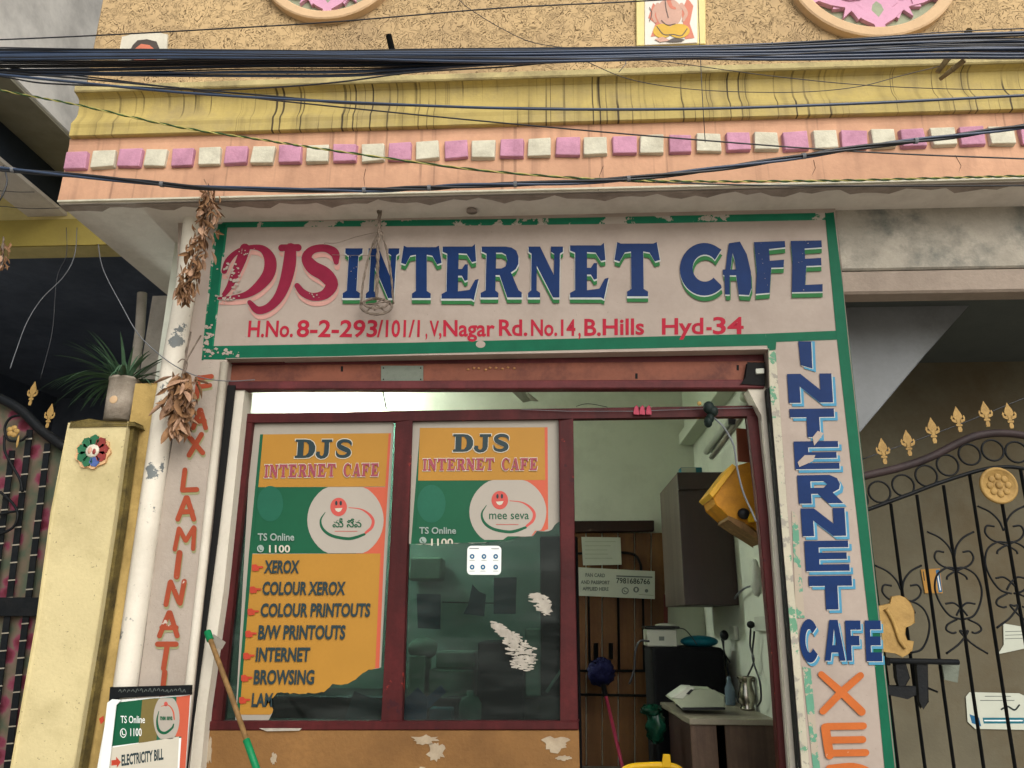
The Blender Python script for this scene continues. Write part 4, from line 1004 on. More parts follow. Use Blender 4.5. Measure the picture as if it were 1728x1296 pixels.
# scrolls, traced in the photo's 3x crop
def z3(pts): return [(1298+x/3, 864+y/3) for x, y in pts]
def group(x0, y0, cxl, curves):
    for c in curves:
        for s_ in (1, -1):
            q = []
            for dx, dy in c:
                yy = y0+dy; xc = x0+dy*.135; q.append((xc+s_*dx, yy))
            tb('scroll', z3(q), .0052)
full = [[(118, -125), (60, -95), (20, -50), (3, 0)], [(48, -22), (85, -25), (98, 8), (75, 42), (30, 62), (-10, 78), (-45, 100), (-52, 118)],
        [(-4, 60), (45, 58), (98, 95), (118, 165), (100, 240), (60, 300), (6, 318)],
        [(75, 240), (32, 236), (-6, 268), (-28, 300)], [(28, 318), (78, 345), (88, 372), (60, 388), (40, 384)],
        [(0, 380), (-20, 380), (30, 440), (105, 492)]]
group(935, 225, 0, full); group(670, 395, 0, full[:3]); group(1190, 95, 0, full)
# gold lotus medallion
mc = P(1683, 820, GY-.03); b = MB(); b.lathe(mc, [(.090, 0), (.095, .008), (.095, .016), (.084, .022), (.080, .016), (.001, .018)], 36, axis=Vector((0, -1, 0)))
for k_ in range(8):
    a = 2*math.pi*k_/8
    b.ell((mc.x+.045*math.cos(a), mc.y-.018, mc.z+.045*math.sin(a)), (.018, .006, .018), 0, 10, 6)
b.ell((mc.x, mc.y-.018, mc.z), (.02, .01, .02), 0, 12, 6); b.build('medallion', M['gold'], rg)
# gold plate behind the latch
b = MB(); b.prism([P(x, y, GY-.05) for x, y in z3([(540, 470), (560, 474), (612, 462), (620, 428), (660, 424), (692, 434), (718, 462), (734, 500), (736, 560), (715, 575), (692, 585), (688, 618), (700, 648), (730, 656), (724, 700), (700, 722), (675, 732), (640, 716), (560, 705)])], Vector((0, .012, 0)))
b.tube(catmull([P(x, y, GY-.055) for x, y in z3([(590, 490), (620, 540), (640, 590), (660, 650), (690, 690)])], 5), .010, 7); b.build('latch_plate', M['gold'], rg, .004)
b = MB(); b.tube([P(x, y, GY-.085) for x, y in z3([(585, 752), (960, 760)])], .014, 10)
b.tube([P(x, y, GY-.085) for x, y in z3([(590, 735), (590, 775)])], .022, 8)
b.prism([P(x, y, GY-.08) for x, y in z3([(640, 770), (690, 770), (712, 840), (690, 880), (660, 880), (645, 840)])], Vector((0, .03, 0)))
b.prism([P(x, y, GY-.082) for x, y in z3([(745, 765), (800, 768), (806, 960), (780, 995), (760, 960)])], Vector((0, .03, 0)))
b.prism([P(x, y, GY-.078) for x, y in z3([(600, 880), (740, 885), (745, 925), (700, 945), (600, 925)])], Vector((0, .02, 0)))
b.tube([P(x, y, GY-.07) for x, y in z3([(800, 890), (855, 912)])], .006, 6)
b.build('latch', M['iron'], rg, .004)
def gateprint(name, label, cat, pts, m, Y, extra=None, d=.003):
    c = P(sum(p[0] for p in pts)/len(pts), max(p[1] for p in pts), Y); t = thing(name, label, cat, c)
    b = MB(); b.pxslab(pts, Y, d); b.build('sheet', M[m], t)
    if extra: k = Ink(Y); extra(k); k.done('print', t)
    return t
WY = RY+.245
def ex1(k):
    k.fill([(1579, 962), (1585, 961), (1590, 999), (1584, 1000)], 'stickerblue')
    k.up(); k.stroke([(1582, 968), (1587, 996)], 1.6, 'stickerwhite', smooth=False); k.stroke([(1558, 964), (1560, 980)], 1.5, 'paperdark', smooth=False)
gateprint('wall_sticker', 'small yellow sticker with a blue strip on the porch wall behind the gate bars', 'sticker', [(1554, 961), (1586, 959), (1591, 1001), (1561, 1001)], 'p_yellow', WY-.004, ex1)
def ex2(k):
    k.fill([(1658, 1211), (1728, 1211), (1728, 1221), (1660, 1221)], 'teal'); k.fill([(1636, 1205), (1652, 1211), (1656, 1226), (1640, 1220)], 'stickerblue')
    k.up(); k.stroke([(1662, 1216), (1725, 1216)], 2.2, 'stickerwhite', smooth=False)
    for y, a, c in ((1175, 1662, 1706), (1182, 1654, 1712)): k.stroke([(a, y), (c, y)], 1.2, 'papergrey', smooth=False)
    k.stroke([(1690, 1197), (1700, 1192), (1712, 1198), (1720, 1190)], 3, 'paperdark')
gateprint('wall_notice', 'white rounded notice with a teal strip low on the porch wall behind the gate', 'notice', [(1636, 1168), (1720, 1170), (1745, 1182), (1748, 1232), (1646, 1230), (1633, 1218), (1630, 1176)], 'paper', WY-.004, ex2)
def ex3(k):
    for y in (1066, 1072, 1078): k.stroke([(1696, y), (1726, y-1)], 1.1, 'papergrey', smooth=False)
gateprint('torn_paper', 'torn white paper hanging beside the gate scrolls at the right edge', 'paper', [(1693, 1052), (1740, 1060), (1740, 1092), (1684, 1104), (1694, 1088)], 'paper', WY-.004, ex3)
gateprint('grey_patch', 'small grey plate behind the end of the gate latch', 'plate', [(1590, 1121), (1620, 1118), (1616, 1152), (1594, 1147)], 'tin', GY-.03, None, .01)
# ================================================================== POSTERS ON THE WINDOWS
PYW = FY+.027
TELUGU = '\u0c2e\u0c40 \u0c38\u0c47\u0c35'
def logo(k, dx, dy, word):
    k.stroke([(549+dx, 864+dy, 1), (541+dx, 878+dy, 3), (545+dx, 893+dy, 4.5), (560+dx, 904+dy, 5), (585+dx, 909+dy, 5), (600+dx, 907+dy, 5), (615+dx, 901.5+dy, 4)], 3, 'p_green')
    k.stroke([(588+dx, 856.5+dy, 1), (608+dx, 859+dy, 2), (622+dx, 867+dy, 4), (629.5+dx, 878+dy, 5), (627+dx, 890+dy, 5), (617+dx, 899+dy, 4)], 3, 'p_face')
    k.up(); k.ellipse(571.4+dx, 855.5+dy, 14, 15.6, 'p_face')
    k.up(); k.ellipse(567.5+dx, 849+dy, 2.1, 4, 'p_text', n=14); k.ellipse(575+dx, 849+dy, 2.1, 4, 'p_text', n=14)
    k.fill([(565+dx, 858+dy), (578+dx, 857+dy), (575+dx, 862.5+dy), (571+dx, 864+dy), (567+dx, 862+dy)], 'p_halo')
    if word: k.text('mee seva', 553.5+dx, 620.5+dx, 887.5+dy, 873.5+dy, 'p_green', .004)
    else: k.text(TELUGU, 561+dx, 610+dx, 889.5+dy, 877.5+dy, 'p_green', .02)
    k.stroke([(565+dx, 896.5+dy), (603+dx, 896.5+dy)], .9, 'p_face', smooth=False)
def heading(k, djs, ic, lean):
    for m_, g in (('p_halo', 1.3), ('p_text', 0)):
        for ch, x0, x1, y0, y1 in djs: k.glyph(ch, x0-g, y0-g, x1+g, y1+g, m_, SER, lean=lean)
        k.up()
    for a, c, yb, yt, tl_, word in ic:
        wts = {'I': .45}; tot = sum(wts.get(ch, 1)+.14 for ch in word); u = (c-a)/tot; 
        for m_, g in (('p_halo', .9), ('p_mauve', 0)):
            x = a
            for ch in word:
                w_ = wts.get(ch, 1)*u; k.glyph(ch, x-g, yt-g-tl_*(x-a)/(c-a), x+w_+g, yb+g-tl_*(x-a)/(c-a), m_, SER, lean=lean*.6); x += w_+.14*u
            k.up()
torn1 = [(452, 1240), (461, 1197), (455, 1180), (452, 1176), (462, 1177), (468, 1169), (500, 1170), (547, 1168), (556, 1160), (561, 1154), (575, 1156), (587, 1154), (600, 1147), (612, 1136), (622, 1130), (632, 1129), (643, 1126), (680, 1126), (680, 1240)]
torn_edge = [(452, 1217), (461, 1197), (455, 1180), (468, 1169), (500, 1170), (547, 1168), (556, 1160), (561, 1154), (575, 1156), (587, 1154), (600, 1147), (612, 1136), (622, 1130), (632, 1129), (643, 1126)]
rg_ = random.Random(17)
def ragged(edge, amp=1.6, step=5):
    out = [edge[0]]
    for (a, b_), (c, d) in zip(edge, edge[1:]):
        n = max(1, int(math.hypot(c-a, d-b_)/step))
        for i in range(1, n+1):
            t = i/n; j = amp if i < n else 0
            out.append((a+(c-a)*t+rg_.uniform(-j, j), b_+(d-b_)*t+rg_.uniform(-j, j)))
    return out
torn_edge = ragged(torn_edge)
torn1 = [(452, 1240)]+torn_edge+[(680, 1126), (680, 1240)]
p1 = thing('window_poster', 'full poster in the left window listing XEROX to BROWSING, torn black at its lower corner', 'poster', P(520, 1215, PYW))
b = MB(); b.prism([P(x, y, PYW) for x, y in [(425, 712), (665, 710)]+torn_edge[::-1]+[(397, 1215)]], Vector((0, .001, 0))); b.build('poster_sheet', M['poster_white'], p1)
k = Ink(PYW, clip=torn1)
yedge = [(456, 1206)]+[p for p in torn_edge if p[1] < 1205 and p[0] < 632]
kk = k.clip; k.clip = None
k.fill([(439, 733), (445, 733), (426, 934), (404, 1206), (399, 1206), (420, 934)], 'p_green').fill([(444, 822), (611, 822), (602, 934), (426, 934), (435, 822)], 'p_green')
k.fill([(655, 731), (660, 731), (648, 934), (640, 1127), (633, 1128), (641, 934), (650, 822)], 'p_orange').up().fill([(610, 822), (651, 822), (642, 934), (601, 934)], 'p_orange')
k.up().fill([(444, 733), (656, 731), (650, 821), (436, 822)], 'p_yellow'); k.fill([(426, 935), (642, 934), (633, 1128)]+yedge[::-1]+[(404, 1206)], 'p_yellow')
k.up().ellipse(583, 877.6, 64.5, 64, 'p_circle', y0=822, y1=933.5); k.ellipse(456, 850, 22, 30, 'p_dgreen')
k.up(); logo(k, 0, 0, False)
k.clip = kk; k.up()
heading(k, [('D', 499, 533, 741.5, 773), ('J', 534, 561, 741.5, 773.5), ('S', 567, 595, 741, 773)], [(447, 569, 806.5, 784, 2, 'INTERNET'), (580, 642, 804.5, 782, .5, 'CAFE')], 2)
k.text('TS Online', 435, 496.5, 912, 900, 'p_grey', .02); k.text('1100', 454, 489.5, 932, 920, 'p_halo', .02)
k.ellipse(439.5, 925.8, 6, 6.3, 'p_grey', n=18).up(); k.stroke([(436.5, 923), (438, 928), (442, 929)], 1.6, 'p_green')
rows = [('XEROX', 447, 506, 966.5, 945.5), ('COLOUR XEROX', 444, 584, 1003, 981.5), ('COLOUR PRINTOUTS', 441, 626, 1040, 1018), ('B/W PRINTOUTS', 437, 584, 1078, 1055), ('INTERNET', 433, 524, 1115.5, 1092.5), ('BROWSING', 429.5, 531.5, 1154, 1130.5), ('LAMINATION', 426, 540, 1192, 1169.5)]
for i, (t_, x0, x1, yb, yt) in enumerate(rows):
    k.text(t_, x0, x1, yb, yt, 'p_text', .034, tilt=0, lean=2)
    hx, hy = 425-3.6*i, 958+37.3*i
    k.fill([(hx, hy-5), (hx+7, hy-6), (hx+10, hy-3), (hx+19, hy-2.5), (hx+19, hy+.5), (hx+12, hy+1), (hx+12, hy+5), (hx+3, hy+6), (hx, hy+4)], 'p_red')
k.done('poster_print', p1)

# second poster
edge2 = [(686, 918), (720, 919), (755, 917), (813, 916), (830, 913), (853, 912), (857, 906), (880, 906), (899, 905), (906, 896), (920, 897), (931, 894), (936, 886), (944, 880)]
edge2 = ragged(edge2, 1.1)
p2 = thing('window_poster', 'upper half of a poster with the words mee seva, torn off in the middle window', 'poster', P(815, 918, PYW))
b = MB(); b.prism([P(x, y, PYW) for x, y in [(697, 711), (943, 709)]+edge2[::-1]], Vector((0, .001, 0))); b.build('poster_sheet', M['poster_white'], p2)
clip2 = edge2+[(990, 880), (990, 990), (640, 990), (640, 918)]
k = Ink(PYW)
k.fill([(709, 722), (713, 722), (700, 918.3), (693.5, 918)], 'p_green'); k.fill([(706, 811), (885, 810), (880, 905), (856, 911.5), (813, 915.5), (755, 916.5), (700, 918)], 'p_green')
k.fill([(919, 721), (924, 721), (925, 893), (915, 896), (912, 810)], 'p_orange').up().fill([(880, 810), (920, 810), (919, 896), (906, 895.5), (899, 904), (880, 905)], 'p_orange')
k.up().fill([(708.5, 722), (919, 721), (920, 810), (705.6, 811)], 'p_yellow')
cpts = []
for q in range(48):
    a = 2*math.pi*q/48; x = 857+65*math.cos(a); y = max(810, 864+60*math.sin(a))
    y = min(y, 911.0 if x < 856 else (905 if x < 899 else 895.5)); cpts.append((x, y))
k.up().fill(cpts, 'p_circle'); k.ellipse(728, 850, 24, 32, 'p_dgreen')
k.up(); logo(k, 272, -11.5, True); k.clip = clip2; k.up()
heading(k, [('D', 765, 799, 732.5, 762.5), ('J', 800, 829, 732.5, 763), ('S', 832, 860, 732, 762.5)], [(714, 836, 794.5, 774, 1, 'INTERNET'), (847, 909.5, 794, 773, .3, 'CAFE')], 1)
k.text('TS Online', 707.5, 769.5, 900.5, 889.5, 'p_grey', .02); k.text('1100', 727.5, 764.5, 920.5, 909, 'p_halo', .02)
k.clip = None; k.ellipse(713.7, 912, 6, 6, 'p_grey', y1=916.8, n=18).up(); k.stroke([(711, 909.5), (712.5, 914), (716, 915)], 1.6, 'p_green')
k.done('poster_print', p2)
# white sticker with six round icons
ps = thing('window_sticker', 'small white rounded sticker with six blue round icons on the dark middle pane', 'sticker', P(816, 971, PYW-.006))
b = MB(); rr = []
for cx, cy, a0 in ((839, 928, -90), (838.5, 963, 0), (795, 963, 90), (795.5, 928, 180)): rr += arcp(cx, cy, 7, 7, a0, a0+90, 5)
b.prism([P(x, y, PYW-.006) for x, y in rr], Vector((0, .002, 0))); b.build('sheet', M['stickerwhite'], ps)
k = Ink(PYW-.0065)
for x, y in ((796.7, 939), (816.7, 939), (836.5, 939), (796.7, 957), (815, 957), (836.5, 957)):
    k.ellipse(x, y, 4, 4.2, 'stickerblue', n=18); k.stroke([(x-4.5, y+6.8), (x+4.5, y+6.8)], .6, 'papergrey', smooth=False)
k.stroke([(792, 925.5), (808, 925.5)], 1.2, 'papergrey', smooth=False); k.stroke([(829, 926), (842, 926)], 1.2, 'papergrey', smooth=False)
k.up()
for x, y in ((796.7, 939), (816.7, 939), (836.5, 939), (796.7, 957), (815, 957), (836.5, 957)): k.ellipse(x, y, 1.4, 1.6, 'stickerwhite', n=10)
k.done('print', ps)
# scraped sticker residue
def residue(cx, cy, pts, n, sp, label):
    b = MB(); r_ = random.Random(int(cx)); L_ = 0
    for i in range(n):
        u = r_.random()*(len(pts)-1); j = int(u); f = u-j; x = pts[j][0]*(1-f)+pts[j+1][0]*f; y = pts[j][1]*(1-f)+pts[j+1][1]*f; w_ = (pts[j][2]*(1-f)+pts[j+1][2]*f)*sp
        x += r_.uniform(-w_, w_); y += r_.uniform(-w_, w_)*.7; L_ += .00001
        ln = r_.uniform(1.2, 6.5); t = r_.uniform(-.25, .5)
        h_ = r_.uniform(.35, .9); q = [(x-ln, y-1.0*h_-t*2), (x-ln*.2, y-2.6*h_), (x+ln, y-1*h_+t*2), (x+ln*.8, y+1.2*h_+t*2), (x, y+2.4*h_), (x-ln*.9, y+1*h_)]
        b.poly([[P(a, c, PYW-.001-L_) for a, c in q]])
    tag(b.build('sticker_residue', M['residue']), label, 'sticker residue')
residue(912, 1016, [(900, 1008, 8), (912, 1010, 14), (918, 1024, 12), (922, 1034, 6)], 190, .85, 'small whitish scraped sticker patch on the dark middle pane')
residue(870, 1090, [(834, 1052, 4), (852, 1068, 8), (868, 1085, 14), (884, 1108, 22), (884, 1122, 14)], 420, 1.0, 'large streaky scraped sticker residue on the dark middle pane')

# ================================================================== BANNER AT THE LOWER LEFT
BY = -.10
bn = thing('service_board', 'green and cream TS Online 1100 electricity bill board at the foot of the drain pipe', 'board', P(240, 1400, BY))
b = MB(); b.pxslab([(186, 1160), (321, 1157), (321, 1172), (198, 1178), (195, 1186), (184, 1184)], BY-.008, .02); b.build('top_rail', M['iron'], bn, .002)
k = Ink(BY-.008)
for i in range(16): x = 200+i*7.2; k.stroke([(x, 1169-RND.uniform(0, 4)), (x+3, 1164-RND.uniform(0, 3)), (x+5, 1169-RND.uniform(0, 3))], .8, 'papergrey')
k.done('chalk_scribble', bn)
b = MB(); b.prism([P(x, y, BY) for x, y in [(184, 1182), (322, 1172), (313, 1296), (300, 1420), (150, 1420), (164, 1296)]], Vector((0, .006, 0))); b.build('board_sheet', M['stickerwhite'], bn)
b = MB(); b.prism([P(x, y, BY-.012) for x, y in [(181, 1186), (189, 1180), (205, 1181), (196, 1190), (184, 1296), (172, 1410), (158, 1410), (168, 1296)]], Vector((0, .004, 0))); b.build('curled_edge', M['stickerwhite'], bn)
k = Ink(BY)
k.fill([(192, 1186), (262, 1178), (260, 1250), (183, 1260), (186, 1230)], 'p_green').fill([(183, 1258), (190, 1257), (186, 1296), (176, 1410), (166, 1410), (174, 1296)], 'p_green')
k.fill([(252, 1179), (321, 1174), (315, 1244), (258, 1250)], 'p_dgreen')
k.up().fill([(240, 1181), (268, 1178), (264, 1250), (234, 1254)], 'p_olive')
k.fill([(298, 1176), (321, 1173), (313, 1296), (304, 1410), (296, 1410), (306, 1243), (296, 1243)], 'p_orange')
k.up().ellipse(281, 1212, 22, 40, 'p_circle', y0=1178, y1=1247)
k.fill([(188, 1262), (302, 1243), (294, 1410), (176, 1410)], 'p_halo')
k.up(); k.text('TS Online', 203.5, 244.5, 1220, 1208, 'stickerwhite', .008, tilt=0); k.text('1100', 220, 239, 1242, 1229, 'stickerwhite', .01)
k.ellipse(208, 1237, 5.5, 8, 'stickerwhite', n=18)
k.stroke([(268, 1200, 1), (265, 1216, 3), (268, 1232, 4.5), (278, 1237, 4.5), (290, 1229, 3.5), (293, 1222, 2)], 3, 'p_green')
k.stroke([(272, 1192, 1), (284, 1190, 1.5), (292, 1200, 2.2), (294, 1214, 2)], 2, 'p_orange'); k.text('mee seva', 270, 291, 1215, 1206, 'p_green', .04); k.ellipse(280, 1188, 3.2, 4, 'p_face', n=14)
k.text('ELECTRICITY BILL', 205, 276, 1292, 1274, 'p_text', .035, tilt=11, lean=0)
k.fill([(188, 1283), (196, 1282), (196, 1277), (204, 1286), (197, 1296), (197, 1291), (188, 1292)], 'p_red')
k.up(); k.ellipse(208, 1237, 4.3, 6.6, 'p_green', n=18); k.up(); k.stroke([(206, 1233), (207, 1239), (211, 1240)], 1.4, 'stickerwhite')
k.done('board_print', bn)
b = MB(); b.pxslab([(167, 1213), (174, 1208), (175, 1217), (170, 1222)], BY-.006, .004); b.build('red_scrap', M['p_red'], bn)

# stick with green ends leaning in front of the window
SY = -.05
sk = thing('leaning_stick', 'worn stick with green plastic ends leaning before the left window', 'stick', P(432, 1310, SY-.2))
a, c = P(350, 1066, SY), P(434, 1300, SY-.25); e = P(470, 1400, SY-.35)
b = MB(); b.tube([a, a.lerp(c, .5)+Vector((.004, 0, 0)), c], .0115, 10); b.build('shaft', M['wood_stick'], sk)
b = MB(); b.tube([a, a.lerp(c, .07)], .0165, 10); b.build('end_cap', M['green_plastic'], sk)
b = MB(); b.tube([a.lerp(c, .80), c, e], .0150, 10); b.build('end_cap', M['green_plastic'], sk)
b = MB(); b.prism([P(x, y, SY-.01) for x, y in [(360, 1070), (381, 1084), (374, 1096), (356, 1090)]], Vector((0, .003, 0))); b.build('tape_flag', M['tape'], sk)

# ================================================================== DRY LEAF GARLANDS
def leafmesh(seed):
    r_ = random.Random(seed); b = MB(); n = 5; vv = []
    cu = r_.uniform(-.5, .5); tw = r_.uniform(-.5, .5)
    for j in range(n+1):
        t = j/n; w_ = math.sin(math.pi*min(1, t*.92+.06))**.8*.20; z = -t
        y = cu*t*t*.5; fo = .10+.1*math.sin(3*t); a = tw*t
        vv += [Vector((-w_*math.cos(a), y+fo*w_*4-w_*math.sin(a), z)), Vector((0, y, z)), Vector((w_*math.cos(a), y+fo*w_*4+w_*math.sin(a), z))]
    b.add(vv, [[3*j+t, 3*j+t+1, 3*j+t+4, 3*j+t+3] for j in range(n) for t in (0, 1)], 0, True)
    return b
LM = [leafmesh(i).mesh('leaf', M['dryleaf'] if i % 3 else M['dryleaf2']) for i in range(9)]
def garland(label, stem_px, Y, n, Lr, spread, seed, dens=None):
    r_ = random.Random(seed); pts = catmull([P(x, y, Y) for x, y in stem_px], 6)
    t = thing('dry_leaf_garland', label, 'garland', pts[-1])
    b = MB(); b.tube(pts, .004, 6); b.tube([q+Vector((.006*math.sin(i), -.003, 0)) for i, q in enumerate(pts)], .003, 5); b.build('stem', M['rope'], t)
    for i in range(n):
        u = r_.random()**.85 if dens is None else dens(r_); q = pts[min(len(pts)-1, int(u*(len(pts)-1)))]
        o = bpy.data.objects.new('leaf', LM[r_.randrange(9)]); COL.objects.link(o); o.parent = t
        sp = spread*(.5+.9*math.sin(math.pi*min(1, u*.85+.1)))
        o.location = q+Vector((r_.gauss(0, sp*.5), r_.gauss(0, sp*.5), r_.uniform(-.02, .02)))-world_loc(t)
        s_ = r_.uniform(*Lr); o.scale = (s_*r_.uniform(.5, 1.0), s_, s_)
        o.rotation_euler = (r_.gauss(0, .4), r_.gauss(0, .42), r_.uniform(0, 6.28))
    return t
GYY = -.30
g1 = garland('thin upper string of dry brown leaves hanging from the twisted cable beside DJS', [(352, 318), (350, 345), (345, 380), (337, 415), (326, 450), (314, 480), (306, 500)], GYY, 300, (.04, .075), .040, 5)
g2 = garland('thick lower bunch of dry brown leaves hanging over the FAX lettering', [(322, 560), (314, 600), (308, 640), (306, 665), (304, 690), (302, 722)], -.16, 210, (.06, .11), .043, 8, dens=lambda r_: .35+.65*r_.random())
b = MB(); b.tube(catmull([P(x, y, -.16) for x, y in ((339, 566), (326, 588), (316, 606), (310, 625), (308, 640))], 5), .004, 6)
b.tube(catmull([P(x, y, -.17) for x, y in ((300, 612), (308, 606), (316, 612), (312, 630))], 5), .003, 6); b.build('loop', M['rope'], g2)
b = MB(); b.tube(catmull([P(x, y, GYY) for x, y in ((345, 303), (349, 310), (352, 322), (360, 345), (374, 366))], 5), [.004]*21, 6) if 0 else b.tube(catmull([P(x, y, GYY) for x, y in ((345, 303), (349, 312), (353, 325), (362, 348), (374, 366))], 5), .004, 6); b.build('tie', M['dryleaf2'], g1)
garland('small withered flower string hanging at the far left edge', [(6, 400), (5, 420), (4, 440), (3, 450)], -.2, 26, (.03, .05), .03, 4)

# rope sling with a ring, hanging under the slab
RS = -.09
rs = thing('rope_sling', 'old rope sling with a woven ring hanging in front of the letter N', 'rope sling', P(634, 533, RS))
def twist(name, pts, r, par, m='rope', tw=26):
    q = catmull([P(x, y, RS+o) for x, y, o in pts], 8); b = MB()
    for s_ in (0, 1):
        b.tube([p+Vector((math.cos(i*.9+s_*math.pi)*r*.7, math.sin(i*.9+s_*math.pi)*r*.7, 0)) for i, p in enumerate(q)], r, 5)
    return b.build(name, M[m], par)
twist('cord', [(637, 347, 0), (640, 370, 0), (639, 392, 0)], .006, rs); twist('cord', [(644, 350, 0), (641, 375, .01), (643, 392, 0)], .004, rs)
twist('cord', [(641, 390, -.01), (638, 420, -.02), (637, 460, -.02), (635, 505, -.02)], .0065, rs)
twist('cord', [(637, 392, 0), (623, 430, -.01), (613, 475, -.01), (609, 512, -.01)], .0042, rs)
twist('cord', [(644, 392, 0), (652, 420, 0), (660, 465, 0), (664, 512, 0)], .0042, rs)
twist('cord', [(645, 394, 0), (637, 400, -.02), (630, 420, -.02)], .003, rs)
def ringpx(cx, cy, rx, ry, r, yo=0):
    b = MB()
    for s_ in range(3):
        b.tube([P(cx+(rx+1.4*math.cos(i*.8+s_*2.1))*math.cos(2*math.pi*i/40), cy+(ry+1.4*math.sin(i*.8+s_*2.1))*math.sin(2*math.pi*i/40), RS+yo-.045*math.sin(2*math.pi*i/40)) for i in range(40)], r, 5, closed=True)
    b.build('ring', M['rope'], rs)
ringpx(635, 517, 26, 13, .0045); ringpx(634, 512, 20, 8, .0035)
for q in ([(610, 514, .0), (634, 512, 0), (660, 508, 0)], [(618, 526, -.03), (634, 512, 0), (648, 504, .02)], [(634, 512, 0), (632, 524, -.04)], [(634, 512, 0), (650, 526, -.03)]): twist('cord', q, .003, rs)
b = MB(); b.tube(catmull([P(x, y, -.03) for x, y in ((548, 413), (549, 410), (568, 410), (600, 400), (634, 392))], 5), .0016, 5); tag(b.build('rusty_wire', M['rope']), 'thin rusty wire running from the top of the letter S to the rope sling', 'wire')
b = MB(); b.tube(catmull([P(x, y, -.02) for x, y in ((560, 430), (600, 431), (640, 432))], 4), .0014, 5); tag(b.build('rusty_wire', M['rope']), 'thin level wire crossing the letter I behind the rope sling', 'wire')

# ================================================================== CABLES
def cable(label, pts, Y, r, m='cable', group=None, name='overhead_cable', n=8, sag=0):
    """pts: photo points; the wire keeps one distance Y (or runs from Y[0] to Y[1])"""
    Ys = Y if isinstance(Y, tuple) else (Y, Y); x0, x1 = pts[0][0], pts[-1][0]
    if x1 == x0: q = [P(x, y, Ys[0]) for x, y in pts]
    else: q = [P(x, y, Ys[0]+(Ys[1]-Ys[0])*(x-x0)/(x1-x0)) for x, y in pts]
    b = MB(); b.tube(catmull(q, n), r, 8)
    return tag(b.build(name, M[m]), label, 'cable' if name == 'overhead_cable' else 'wire', group)
CY = -1.0
rc = random.Random(21)
xs_ = [-160, 0, 150, 300, 450, 576, 720, 864, 1000, 1152, 1300, 1450, 1600, 1728, 1900]
def itp(tab, x):
    for (a, b_), (c, d) in zip(tab, tab[1:]):
        if a <= x <= c: return b_+(d-b_)*(x-a)/(c-a)
    return tab[0][1] if x < tab[0][0] else tab[-1][1]
top_t = [(-160, 83), (0, 83), (300, 84), (576, 86), (864, 83), (1152, 79), (1300, 74), (1450, 66), (1600, 58), (1728, 54), (1900, 48)]
bot_t = [(-160, 100), (0, 102), (300, 98), (576, 99), (720, 103), (864, 105), (1000, 103), (1152, 99), (1300, 101), (1450, 100), (1600, 99), (1728, 101), (1900, 100)]
NB = 22
for i in range(NB):
    ph = rc.uniform(0, 6.28); fr_ = (i+.5)/NB; fq = rc.uniform(.0012, .003); am = rc.uniform(.03, .13); yo = rc.uniform(-.03, .03)
    pts = []
    for x in xs_:
        f = min(.98, max(.02, fr_+am*math.sin(x*fq+ph))); pts.append((x, itp(top_t, x)+(itp(bot_t, x)-itp(top_t, x))*f))
    cable('one of the black cables packed side by side in the thick bundle across the parapet', pts, CY+yo, rc.choice([.0052, .006, .0066, .0045]), rc.choice(['cable', 'cable_sheen', 'cable_sheen']), 'cables of the thick bundle')
for i, (y0_, dy_, w_) in enumerate(((80, 3, 'topmost'), (92, -9, 'crossing'), (100, 6, 'lowest'))):
    pts = [(x, itp(top_t, x)+(y0_-83)+dy_*math.sin(x*.0021+i*2)+2*math.sin(x*.006+i)) for x in xs_]
    cable('thin slack %s strand wandering loose along the thick cable bundle' % w_, pts, CY-.06-.01*i, .0024, 'cable')
# second fan of cables on the left that joins the bundle right of the middle
for i in range(11):
    yl = 104+i*3.3+rc.uniform(-1, 1); ym = 99+i*2.9+rc.uniform(-1, 1.5); j = rc.uniform(820, 1000)
    if i > 7: yl = 112+i; 
    pts = [(-160, yl-2), (0, yl), (200, (yl+ym)/2+1.5), (420, ym), (600, ym-1), (760, 105+i*.9), (j, 99+i*.6), (1150, 93+i*.3), (1400, 86+i*.6)]
    cable('cable fanned out under the bundle at the left, joining it near the middle', pts, CY+.03+rc.uniform(0, .03), rc.choice([.0035, .0045, .005, .0038]), rc.choice(['cable', 'cable_sheen', 'cable']), 'cables fanned out below the bundle')
cable('thin black cable rising from the left edge across the stucco to the deity tile', [(-120, 72), (0, 67), (160, 60), (400, 47), (576, 36), (840, 14), (1060, 3), (1200, -6), (1400, -22)], -.9, .0032)
cable('thin looping wire from the top edge into the cable bundle near the middle', [(740, -40), (775, 0), (800, 20), (850, 50), (905, 73), (1000, 86)], -.85, .0018, 'cable')
cable('thick smooth cable sagging across the yellow moulding', [(-140, 112), (0, 126), (130, 139), (330, 158), (576, 172), (864, 183), (1152, 184), (1440, 175), (1728, 161), (1900, 152)], -1.05, .0058, 'cable_sheen')
cable('second thick cable beside the smooth one at the left', [(-140, 110), (0, 122), (130, 132), (330, 151), (500, 166), (576, 174), (760, 180), (950, 183)], -1.03, .004, 'cable')
cable('thin cable running down across the fascia to the lower right', [(-120, 90), (0, 112), (200, 136), (400, 162), (576, 181), (864, 209), (1152, 234), (1450, 256), (1728, 268), (1900, 274)], -.95, .0033, 'cable')
cable('cable dipping at the upper left and rising back to the bundle', [(-100, 118), (0, 129), (60, 139), (120, 143), (230, 147), (350, 152), (470, 147), (576, 138), (700, 122), (850, 113), (950, 104), (1100, 97)], -1.0, .0036, 'cable')
cable('dark cable below the green cord, level along the slab edge at the right', [(660, 268), (800, 287), (1000, 303), (1152, 309), (1300, 313), (1500, 314), (1728, 313), (1900, 311)], -.93, .0036, 'cable')
